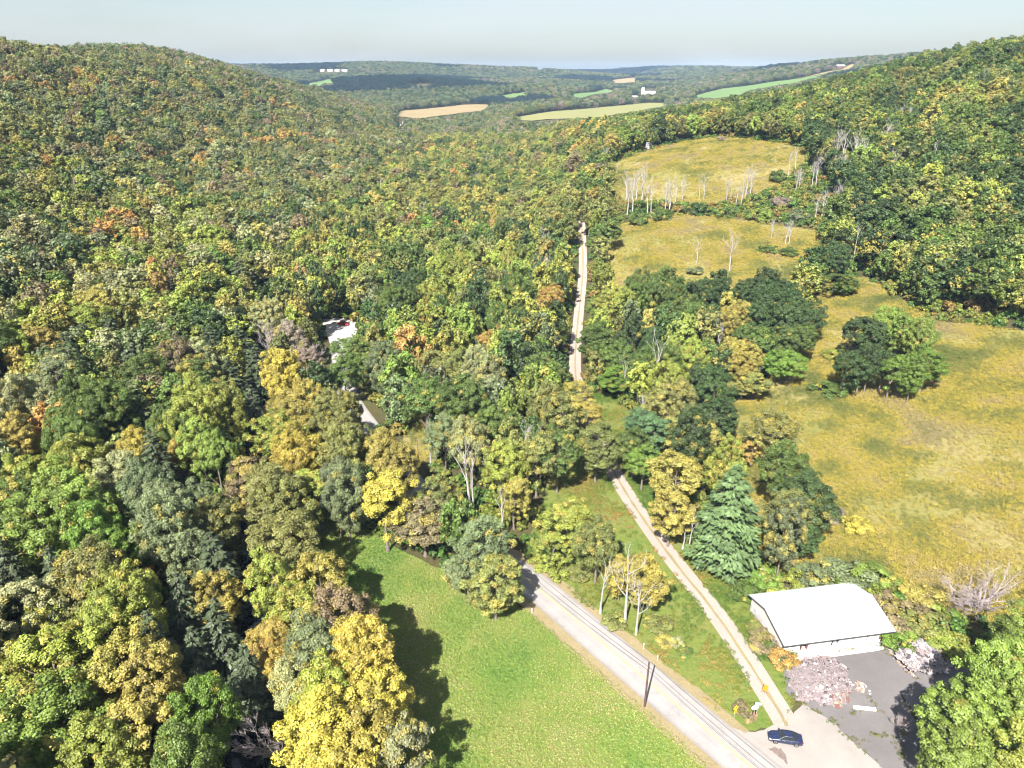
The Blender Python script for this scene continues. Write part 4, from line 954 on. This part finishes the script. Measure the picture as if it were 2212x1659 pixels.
# ------------------------------------------------------------------ cars
M['tyre'] = plain('tyre_rubber', (.02, .02, .02), .85); M['rim'] = plain('alloy_rim', (.55, .55, .56), .35, metal=.8)
M['chrome'] = plain('chrome_trim', (.7, .7, .7), .2, metal=1.0); M['lamp'] = plain('lamp_glass', (.7, .7, .68), .15); M['tail'] = plain('tail_lamp', (.35, .02, .02), .2)
M['grille'] = plain('black_grille', (.015, .015, .015), .5); M['plate'] = plain('licence_plate', (.7, .7, .68), .5)
def car(name, p, rz, paint, label, sc=1.0):
    root = empty(name, p, rz); root.scale = (sc, sc, sc); tag(root, label, 'car')
    st = [(2.40, .60, .58), (2.33, .74, .66), (2.15, .84, .72), (1.7, .89, .80), (1.2, .91, .87), (.8, .92, .92), (.1, .92, .95), (-.8, .92, .97), (-1.5, .91, .99), (-1.95, .88, .98), (-2.25, .80, .94), (-2.36, .70, .80)]
    V = []; F = []
    for x, hw, zt in st:
        half = [(0, zt+.03), (hw*.55, zt+.02), (hw*.86, zt-.03), (hw*.97, zt-.13), (hw, zt-.30), (hw*.985, .40), (hw*.93, .24), (hw*.8, .19)]
        ring = [(-a, z) for a, z in half[::-1]]+half[1:]
        V += [(x, a, z) for a, z in ring]
    k = 15
    for i in range(len(st)-1):
        for j in range(k-1): F.append([i*k+j, i*k+j+1, (i+1)*k+j+1, (i+1)*k+j])
        F.append([i*k+k-1, i*k, (i+1)*k, (i+1)*k+k-1])
    F.append(list(range(k))[::-1]); F.append([(len(st)-1)*k+j for j in range(k)])
    b = MB(); b.add(V, F); body = b.build('body', paint, root, True)
    # greenhouse
    A = dict(wb=(.98, .74, .93), wt=(.22, .57, 1.40), rt=(-.92, .56, 1.41), rb=(-1.72, .70, .985))
    def q(pts, nm, mat, par=None):
        m_ = MB(); m_.add(pts, [list(range(len(pts)))]); o = m_.build(nm, mat, par or root)
        md = o.modifiers.new('thick', 'SOLIDIFY'); md.thickness = .03; md.offset = -1; return o
    P = lambda n, s, k=1.0: (A[n][0], s*A[n][1]*k, A[n][2])
    q([P('wb', -1, .96), P('wb', 1, .96), P('wt', 1, .94), P('wt', -1, .94)], 'windshield', M['glass'])
    q([P('rb', 1, .96), P('rb', -1, .96), P('rt', -1, .94), P('rt', 1, .94)], 'rear_window', M['glass'])
    roof = MB(); rv = []
    for i in range(6):
        t = i/5; x = A['wt'][0]+(A['rt'][0]-A['wt'][0])*t; hw = .57-.01*t
        for j in range(7):
            s = j/3-1; rv.append((x+(.05 if i == 0 else -.06 if i == 5 else 0)*(1-s*s), s*hw, 1.405+.055*(1-s*s)*math.sin(math.pi*(.15+.7*t))+.012))
    roof.add(rv, [[i*7+j, i*7+j+1, (i+1)*7+j+1, (i+1)*7+j] for i in range(5) for j in range(6)]); ro = roof.build('roof', paint, root, True)
    md = ro.modifiers.new('thick', 'SOLIDIFY'); md.thickness = .04
    for s in (-1, 1):
        mid_b = (-.32, s*.765, .955); mid_t = (-.36, s*.575, 1.405)
        q([(.86, s*.765, .945), mid_b, mid_t, (.20, s*.575, 1.39)], 'side_window', M['glass'])
        q([(-.38, s*.765, .957), (-1.38, s*.75, .985), (-.92, s*.57, 1.395), (-.42, s*.575, 1.402)], 'side_window', M['glass'])
        for a_, b_, nm in (((1.0, s*.765, .93), (.22, s*.58, 1.41), 'front_pillar'), (mid_b, mid_t, 'door_pillar'), ((-1.75, s*.73, .98), (-.92, s*.575, 1.41), 'rear_pillar')):
            m_ = MB(); m_.tube([a_, b_], .045, 5); m_.build(nm, paint, root)
        m_ = MB(); m_.tube([(.95, s*.80, .945), (-.3, s*.80, .965), (-1.6, s*.78, .995)], .016, 4); m_.build('window_trim', M['chrome'], root)
        m_ = MB(); m_.tube([(.22, s*.585, 1.415), (-.35, s*.585, 1.425), (-.92, s*.58, 1.418), (-1.72, s*.735, 1.0)], .015, 4); m_.build('roof_trim', M['chrome'], root)
        m_ = MB(); m_.box((.78, s*1.0, .99), (.12, .2, .14)); m_.build('mirror', paint, root)
        m_ = MB(); m_.box((2.16, s*.66, .62), (.28, .26, .12), s*-.45); m_.build('headlight', M['lamp'], root)
        m_ = MB(); m_.box((-2.26, s*.62, .78), (.16, .34, .14), s*.3); m_.build('taillight', M['tail'], root)
        for hx in (.28, -.72):
            m_ = MB(); m_.box((hx, s*.93, .80), (.2, .04, .035)); m_.build('door_handle', M['chrome'], root)
        for wx in (1.45, -1.42):
            m_ = MB(); m_.tube([(wx, s*.72, .33), (wx, s*.925, .33)], .345, 20); wo = m_.build('wheel', M['tyre'], root)
            m_ = MB(); m_.tube([(wx, s*.92, .33), (wx, s*.94, .33)], .225, 16)
            m_.build('rim', M['rim'], wo)
            m_ = MB()
            for z in range(5):
                a = z*2*math.pi/5; m_.tube([(wx, s*.945, .33), (wx+.2*math.cos(a), s*.945, .33+.2*math.sin(a))], .03, 4)
            m_.tube([(wx, s*.93, .33), (wx, s*.955, .33)], .05, 8); m_.build('spoke_ring', M['tyre'], wo)
    m_ = MB(); m_.box((2.375, 0, .50), (.06, .9, .16)); m_.build('grille', M['grille'], root)
    m_ = MB(); m_.box((-2.375, 0, .62), (.03, .42, .14)); m_.build('licence_plate', M['plate'], root)
    return root
M['navy'] = plain('navy_car_paint', (.012, .018, .055), .25, spec=.6, coat=.6, var=.03); M['red'] = plain('red_car_paint', (.22, .012, .02), .3, coat=.6, var=.03); M['blue'] = plain('blue_car_paint', (.03, .07, .32), .3, coat=.6, var=.03)
pc = G(1695, 1600); pc.z += .09; car('parked_car', pc, math.radians(169), M['navy'], 'dark blue sedan standing on the pale apron beside the road', 1.0)
pc = G(741, 703); pc.z += .15; car('parked_car', pc, math.radians(150), M['red'], 'dark red car parked on the gravel pull-off', 1.05)
pc = G(2066, 1668); pc.z += .07; car('parked_car', pc, math.radians(120), M['blue'], 'blue car under the green tree at the bottom right', 1.0)

# ------------------------------------------------------------------ utility poles and wires
M['pole'] = plain('creosoted_pole', (.085, .05, .04), .85, var=.3, scale=4)
M['pole_light'] = plain('weathered_pole', (.2, .13, .10), .85, var=.3, scale=4)
M['wire'] = plain('black_cable', (.02, .02, .022), .6); M['ceramic'] = plain('insulator', (.35, .33, .32), .3)
def upole(p, h, label, mat='pole'):
    root = empty('utility_pole', p); tag(root, label, 'utility pole', 'utility poles')
    b = MB(); b.tube([(0, 0, -.5), (0, 0, h*.5), (0, 0, h)], [.17, .145, .115], 10); b.build('shaft', M[mat], root)
    b = MB(); b.box((0, 0, h-1.55), (.10, .75, .10), -.65); b.build('bracket', M[mat], root)
    for z in (h+.08, h-1.5):
        b = MB(); b.tube([(.0, 0, z-.06), (0, 0, z+.1)], [.05, .03], 8); b.build('insulator', M['ceramic'], root)
    b = MB(); b.tube([(.14, .03, .2), (.13, .03, h*.62)], .022, 5); b.build('ground_wire', M['wire'], root)
    return p
d_ = Vector((.612, -.791, 0)); p0 = Vector((20.5, 79.3, 0)); PL = []
for i, (k_, lab) in enumerate(((0, 'dark utility pole on the verge between field and road'), (-47, 'utility pole hidden in the trees where the road enters the woods'), (47, 'utility pole down the road past the bottom edge'))):
    p = p0+d_*k_; p.z = float(Ht(p.x, p.y)); PL.append(upole(p, 9.3, lab))
pq = G(905, 1016); upole(pq, float(height_to(pq, 950)), 'thin brown pole in the yellow clearing behind the field', 'pole_light')
def wire(a, b, z, side, sag, lab):
    nrm = Vector((.791, .612, 0)); P = []
    for i in range(17):
        t = i/16; q = a.lerp(b, t)+nrm*side; q.z = a.z+(b.z-a.z)*t+z-sag*4*t*(1-t); P.append(q)
    m_ = MB(); m_.tube(P, .02, 5); o = m_.build('overhead_wire', M['wire']); tag(o, lab, 'wire', 'overhead wires along the road')
for a, b, w in ((PL[0], PL[1], 'up to the woods'), (PL[0], PL[2], 'down past the bottom edge')):
    wire(a, b, 9.42, 0, .9, 'top wire from the roadside pole %s' % w)
    wire(a, b, 7.86, .3, 1.0, 'lower roadside cable right of its pair %s' % w); wire(a, b, 7.80, -.25, 1.25, 'lower field side cable left of its pair %s' % w)

# ------------------------------------------------------------------ signs, markers, posts
M['sign_yellow'] = plain('yellow_sign', (.85, .50, .02), .5, var=.04); M['sign_black'] = plain('black_print', (.02, .02, .02), .6); M['sign_white'] = plain('white_sign', (.82, .86, .86), .5, var=.03)
M['sign_teal'] = plain('teal_sign', (.25, .55, .58), .5); M['sign_orange'] = plain('orange_sign', (.95, .20, .015), .5, var=.05); M['steel'] = plain('galvanised_steel', (.5, .5, .5), .4, metal=.6)
M['yellow_post'] = plain('yellow_post', (.85, .55, .04), .5)
def yellow_sign():
    p = G(1585, 1553); root = empty('warning_sign', p, math.radians(28)); tag(root, 'yellow warning sign with black marks on the road corner', 'road sign')
    b = MB(); b.tube([(0, 0, -.3), (0, 0, 2.75)], .045, 6); b.build('post', M['steel'], root)
    R = Matrix.Rotation(math.pi/4, 3, 'Y')
    b = MB(); b.box((0, -.06, 2.35), (.78, .03, .78), M4=R); pl = b.build('sign_plate', M['sign_yellow'], root)
    b = MB(); b.box((0, -.082, 2.3), (.10, .012, .42)); b.box((.1, -.082, 2.42), (.28, .012, .09)); b.build('arrow_mark', M['sign_black'], pl)
    b = MB(); b.box((0, -.06, 1.55), (.62, .03, .5)); pl = b.build('sub_plate', M['sign_yellow'], root)
    b = MB(); b.box((-.12, -.082, 1.55), (.09, .012, .26)); b.box((.1, -.082, 1.55), (.2, .012, .26)); b.build('figure_mark', M['sign_black'], pl)
yellow_sign()
def oval_sign():
    p = G(1628, 1546); root = empty('oval_sign', p, math.radians(15)); tag(root, 'white oval sign on two dark posts in the mulch bed', 'sign')
    for s in (-.22, .22):
        b = MB(); b.box((s, 0, .7), (.09, .09, 1.6)); b.build('post', M['sign_black'], root)
    pts = [(0.62*math.cos(a), 1.72+.42*math.sin(a)) for a in np.linspace(0, 2*math.pi, 24, endpoint=False)]
    b = MB(); b.add([(x, -.07, z) for x, z in pts]+[(x, .07, z) for x, z in pts], [list(range(24)), list(range(24, 48))[::-1]]+[[i, i+24, (i+1) % 24+24, (i+1) % 24] for i in range(24)])
    b.build('sign_board', M['sign_white'], root)
    p = G(1634, 1541); root = empty('street_name_sign', p, math.radians(-10)); tag(root, 'pale teal rectangular sign behind the oval sign', 'sign')
    b = MB(); b.tube([(0, 0, -.2), (0, 0, 2.3)], .04, 6); b.build('post', M['steel'], root)
    b = MB(); b.box((0, -.05, 2.05), (.95, .04, .5)); pl = b.build('sign_plate', M['sign_teal'], root)
    b = MB(); b.box((0, -.075, 2.12), (.7, .01, .12)); b.box((0, -.075, 1.95), (.5, .01, .08)); b.build('white_band', M['sign_white'], pl)
oval_sign()
def orange_sign():
    p = G(1652, 1499); p.z += .1; root = empty('roadwork_sign', p, math.radians(25)); tag(root, 'orange diamond roadwork sign on a folding stand beside the track', 'road sign')
    R = Matrix.Rotation(math.pi/4, 3, 'Y')
    b = MB(); b.box((0, 0, 0), (.95, .02, .95), M4=R); T = Matrix.Rotation(math.radians(-22), 3, 'X'); b.v = [tuple(T @ Vector(v)+Vector((0, .1, 1.05))) for v in b.v]; b.build('sign_sheet', M['sign_orange'], root)
    b = MB(); b.tube([(0, .15, .2), (0, .38, 1.6)], .025, 5); b.build('mast', M['steel'], root)
    for a in (.7, 2.4, 3.9, 5.5):
        b = MB(); b.tube([(0, .15, .28), (.6*math.cos(a), .15+.6*math.sin(a), .02)], .022, 5); b.build('leg', M['sign_black'], root)
orange_sign()
def post(kx, ky, h, mat, nm, lab, cap=None):
    p = G(kx, ky); root = empty(nm, p); tag(root, lab, 'marker post')
    b = MB(); b.tube([(0, 0, -.3), (0, 0, h)], .07, 8); b.build('shaft', mat, root)
    b = MB(); b.tube([(0, 0, h-.22), (0, 0, h+.03), (0, 0, h+.08)], [.085, .085, .03], 8); b.build('cap', cap or mat, root)
post(1615, 1562, 1.2, M['yellow_post'], 'pipeline_marker', 'yellow marker post in front of the oval sign', M['sign_black'])
post(1533, 1369-45, .01, M['sign_white'], 'verge_marker', 'x') if False else None
for kx, ky, lab in ((1149, 1325, 'white marker post on the field side of the road'), (1390, 1401, 'white marker post on the far verge, upper of two'), (1420, 1427, 'white marker post on the far verge behind the pole top')):
    post(kx, ky, 1.05, M['sign_white'], 'roadside_marker', lab)
M['mulch'] = plain('mulch', (.24, .15, .1), .95, var=.25, scale=5); M['stain'] = plain('dark_stain', (.15, .115, .10), .9, var=.25, scale=2)
drape('mulch_bed', wob([p.xy for p in GP([(1608, 1556), (1622, 1540), (1636, 1536), (1638, 1548), (1622, 1562), (1612, 1566)])], .15, 3, 31), M['mulch'], .12, 1.0)
drape('asphalt_stain', wob([p.xy for p in GP([(1659, 1618), (1674, 1613), (1681, 1620), (1687, 1617), (1696, 1630), (1700, 1646), (1699, 1652), (1688, 1640), (1672, 1628)])], .12, 3, 32), M['stain'], .093, 1.0)

# ------------------------------------------------------------------ heaps of rubble
def chunk_mesh(seed, mat, flat=.6):
    rng = np.random.default_rng(seed); bm = bmesh.new(); bmesh.ops.create_icosphere(bm, subdivisions=1, radius=.5)
    pl = rng.normal(size=(5, 3)); pl /= np.linalg.norm(pl, axis=1, keepdims=True)
    for v in bm.verts:
        q = np.array(v.co)
        for n_ in pl:
            d = q @ n_-.27
            if d > 0: q = q-n_*d
        v.co = Vector(q*np.array([1.25, 1.0, flat]))
    me = bpy.data.meshes.new('chunk'); bm.to_mesh(me); bm.free(); me.materials.append(mat); return me
RUB = {k: plain('rubble_'+k, c, .9, var=.22, scale=3) for k, c in dict(grey=(.18, .155, .16), pink=(.22, .175, .18), pale=(.31, .27, .275), white=(.52, .51, .50), brick=(.16, .075, .062), tan=(.34, .215, .125), cream=(.42, .33, .21), dark=(.07, .06, .06)).items()}
CH = {k: [chunk_mesh(700+i*7+j, RUB[k], [.55, .8, .4][j]) for j in range(3)] for i, k in enumerate(RUB)}
M['rubble_soil'] = patch_mat('rubble_soil', [(.3, (.16, .135, .135)), (.7, (.23, .195, .19))], [(.3, (.08, .065, .065)), (.7, (.28, .24, .24))], .5, 3, bump=.6, bdist=.2)
def heap(name, outline, top, n, szr, colf, label, seed):
    """outline: ring of world points; a low mound with chunks bedded on it"""
    c = sum((Vector((p[0], p[1])) for p in outline), Vector((0, 0)))/len(outline); z0 = float(Ht(c.x, c.y))
    root = empty(name, (c.x, c.y, z0)); tag(root, label, 'rubble heap')
    rg = random.Random(seed); ring = [Vector((p[0], p[1]))-c for p in wob(outline, .5, 3, seed)]
    def hgt(f): return top*(1-f**2.2)
    V = [(0, 0, top+.06)]; F = []; nr = len(ring); lv = [.25, .5, .75, 1.0]
    for l in lv:
        for p in ring: V.append((p.x*l, p.y*l, (hgt(l) if l < 1 else -.05)+.06+rg.uniform(-.12, .12)*(l < 1)))
    for j in range(nr): F.append([0, 1+j, 1+(j+1) % nr])
    for q in range(3):
        for j in range(nr): F.append([1+q*nr+j, 1+(q+1)*nr+j, 1+(q+1)*nr+(j+1) % nr, 1+q*nr+(j+1) % nr])
    b = MB(); b.add(V, F); b.build('mound', M['rubble_soil'], root)
    # small fragments between the chunks: too many to pick apart
    fb = MB(); ico = [(-.5, -.4, -.3), (.5, -.45, -.3), (.45, .5, -.3), (-.4, .45, -.3), (.05, .0, .5)]; fcs = [(0, 1, 4), (1, 2, 4), (2, 3, 4), (3, 0, 4)]
    for i in range(n*6):
        j = rg.randrange(nr); l = math.sqrt(rg.uniform(0, 1.06)); e = ring[j].lerp(ring[(j+1) % nr], rg.random())*l; s = rg.uniform(.08, .26)*szr[1]/.75
        R_ = Euler((rg.uniform(-1, 1), rg.uniform(-1, 1), rg.uniform(0, 6.28))).to_matrix()
        fb.add([R_ @ Vector(q)*s+Vector((e.x, e.y, (hgt(l) if l < 1 else 0)+.08+rg.uniform(0, .1))) for q in ico], fcs)
    tag(fb.build('rubble_fragment', RUB['pale' if 'stone' in name else 'pink'], root), kind='stuff')
    for i in range(n):
        j = rg.randrange(nr); l = math.sqrt(rg.uniform(.0, 1.05)); e = ring[j].lerp(ring[(j+1) % nr], rg.random())*l
        s = rg.uniform(*szr); k = colf(e.x, e.y, rg)
        o = link(bpy.data.objects.new('chunk', rg.choice(CH[k])), root)
        o.location = (e.x, e.y, (hgt(l) if l < 1 else 0)+.06+s*.12); o.scale = (s, s*rg.uniform(.6, 1.1), s*rg.uniform(.6, 1.2))
        o.rotation_euler = (rg.uniform(-.7, .7), rg.uniform(-.7, .7), rg.uniform(0, 6.28))
def c1(x, y, r):
    if y < -2.2 and x > 0.2: return r.choice(['brick', 'brick', 'tan', 'cream', 'pink'])
    if y < -1.2 and -1.6 < x < .6: return r.choice(['white', 'white', 'dark', 'pale'])
    return r.choice(['grey', 'pink', 'pink', 'pale', 'pale', 'grey', 'dark'])
heap('rubble_heap', [p for p in GP([(1700, 1432), (1735, 1418), (1790, 1416), (1825, 1440), (1835, 1475), (1832, 1510), (1815, 1530), (1785, 1525), (1755, 1512), (1718, 1512), (1704, 1480)])], 1.1, 290, (.25, .75), c1, 'wide heap of grey and pinkish rubble before the shed doors', 51)
heap('stone_heap', [p for p in GP([(1932, 1430), (1955, 1400), (2000, 1372), (2055, 1366), (2100, 1380), (2075, 1402), (2066, 1430), (2056, 1452), (2010, 1462), (1965, 1458)])], 1.3, 290, (.4, 1.15), lambda x, y, r: r.choice(['pale', 'pale', 'grey', 'white', 'dark', 'pink']), 'heap of big pale stones right of the lot', 52)
heap('cream_block_heap', [p for p in GP([(1846, 1478), (1858, 1474), (1868, 1480), (1866, 1494), (1852, 1496)])], .35, 34, (.3, .6), lambda x, y, r: r.choice(['cream', 'cream', 'tan', 'white']), 'small heap of cream coloured blocks on the asphalt', 53)
for kx, ky, s in ((1878, 1494, .4), (1879, 1500, .4), (1836, 1476, .5), (1842, 1481, .5)):
    p = G(kx, ky); p.z += .15; o = link(bpy.data.objects.new('loose_block', CH['white'][0])); o.location = p; o.scale = (s, s, s)
    tag(o, {1878: 'loose white block right of the cream heap', 1879: 'lower loose white block right of the cream heap', 1836: 'loose white block at the rubble heap right edge', 1842: 'loose white block between the rubble and cream heaps'}[kx], 'block')
pb = G(1867, 1532); rb = empty('concrete_beam', pb, math.radians(-8)); tag(rb, 'white concrete beam lying on the lot below the rubble', 'beam')
b = MB(); b.box((0, 0, .2), (3.3, .45, .3)); b.build('beam_body', M['white_paint'], rb); b = MB(); b.box((-.2, -.2, .38), (3.0, .06, .06)); b.build('top_edge', M['concrete'], rb)
# low stone edging between the two parts of the lot
eg = GP([(1912, 1392), (1935, 1425), (1960, 1450), (1975, 1462)]); er_ = empty('stone_edging', eg[0]); tag(er_, 'crumbling stone edging along the right side of the lot', 'edging')
ln = smooth_line([Vector(p) for p in eg], 9)
for i, p in enumerate(ln):
    o = link(bpy.data.objects.new('stone', random.choice(CH[random.choice(['pale', 'grey', 'tan'])])), er_); o.location = p-eg[0]+Vector((random.uniform(-.2, .2), random.uniform(-.2, .2), .15)); s = random.uniform(.5, .8); o.scale = (s, s*.8, s); o.rotation_euler = (0, 0, random.uniform(0, 6))
# weeds in the cracks of the lot
CX = []
for line, n in (([(1735, 1520), (1800, 1562), (1850, 1610), (1905, 1659)], 130), ([(1790, 1560), (1830, 1545), (1870, 1535), (1905, 1530)], 150), ([(1800, 1560), (1830, 1592), (1860, 1600), (1890, 1588)], 120), ([(1905, 1590), (1930, 1600), (1950, 1640)], 60), ([(1870, 1500), (1930, 1560), (1955, 1590)], 50), ([(1770, 1408), (1850, 1404), (1912, 1394)], 110), ([(1905, 1400), (1945, 1440), (1975, 1465)], 90), ([(1713, 1440), (1716, 1500), (1708, 1540)], 120), ([(2040, 1445), (2060, 1420), (2075, 1410)], 70)):
    L_ = smooth_line([Vector(p.xy) for p in GP(line)], 12)
    for _ in range(n):
        q = random.choice(L_); CX.append((q.x+random.gauss(0, .28), q.y+random.gauss(0, .28)))
CX = np.array(CX); n = len(CX); kq = RNG.uniform(0, 1, n) < np.clip((vnoise(CX[:, 0], CX[:, 1], 1.6, 88)-.3)*2, .08, 1); CX = CX[kq]; n = len(CX); s = RNG.uniform(.12, .42, n)
tc = mixcol(RNG.uniform(0, 1, n), [(0, (.05, .10, .015)), (.5, (.14, .15, .03)), (1, (.22, .18, .06))])
scatter('crack_weeds', np.c_[CX, Ht(CX[:, 0], CX[:, 1])+.05], spin(n), np.c_[s, s, s], RNG.integers(0, 4, n), np.c_[tc, np.zeros(n)], GOLD, 'weeds growing in the cracks of the lot')

# ------------------------------------------------------------------ far farms
WC = dict(white='white_paint', pinkish='siding', grey='concrete', red='redwood')
M['roof_grey'] = plain('grey_roof', (.16, .16, .17), .7)
def far_house(p, w, wall, roof, label, name, rz):
    root = empty(name, p, rz); tag(root, label, name.replace('_', ' ').split()[-1] if name != 'farmhouse' else 'farmhouse', 'farm buildings up the valley')
    d, h = w*.5, max(2.6, w*.2); rh = h*.75
    b = MB(); b.box((0, 0, h/2-.5), (w, d, h+1)); b.add([(s*w/2*.998, a, z) for s in (-1, 1) for a, z in ((-d/2, h), (d/2, h), (0, h+rh))], [(0, 1, 2), (3, 5, 4)]); b.build('wall', M[WC[wall]], root)
    b = MB(); o_ = d*.08; t = .25
    v = [(s*(w/2+o_), a, z) for s in (-1, 1) for a, z in ((-d/2-o_, h-rh*.16), (0, h+rh+t), (d/2+o_, h-rh*.16), (0, h+rh))]
    b.add(v, [(0, 4, 5, 1), (1, 5, 6, 2), (0, 1, 2, 3), (4, 7, 6, 5), (3, 7, 4, 0), (2, 6, 7, 3)]); b.build('roof', M['white_metal' if roof == 'white' else 'roof_grey'], root)
    nw = 5 if w > 20 else 3
    for i in range(nw):
        x = -w/2+w*(i+.5)/nw
        b = MB(); b.box((x, -d/2-.04, h*.55), (w*.09, .12, h*.35)); b.build('window' if i != nw//2 else 'door', M['glass'], root)
for (p, w), (kx, ky, wp, wall, roof, lab, nm) in zip(FB, FARB):
    far_house(p, max(w*.8, 4.5), wall, roof, lab, nm, random.uniform(-.35, .35))
ps = G(1388, 210); rs = empty('silo', ps); tag(rs, 'pinkish silo with pale dome beside the valley barn', 'silo')
ws = 7*KS*depth(ps)/FPX; b = MB(); b.tube([(0, 0, -1), (0, 0, ws*2.4)], ws*.5, 16); b.build('shell', M['siding'], rs, True)
b = MB(); b.tube([(0, 0, ws*2.4), (0, 0, ws*2.65), (0, 0, ws*2.82), (0, 0, ws*2.88)], [ws*.52, ws*.43, ws*.22, .1], 16); b.build('dome', M['white_paint'], rs, True)
# ------------------------------------------------------------------ haze
hz = MB(); hz.box((0, 3550, 50), (15200, 7600, 200)); hzo = hz.build('haze', None)
m = bpy.data.materials.new('haze_air'); m.use_nodes = True; m.node_tree.nodes.clear()
o_ = m.node_tree.nodes.new('ShaderNodeOutputMaterial'); pv = m.node_tree.nodes.new('ShaderNodeVolumePrincipled')
pv.inputs['Color'].default_value = (.45, .66, 1.0, 1); pv.inputs['Density'].default_value = 0.00004; pv.inputs['Anisotropy'].default_value = -0.35
m.node_tree.links.new(pv.outputs[0], o_.inputs['Volume']); hzo.data.materials.append(m); tag(hzo, label='thin blue haze over the valley', kind='stuff')
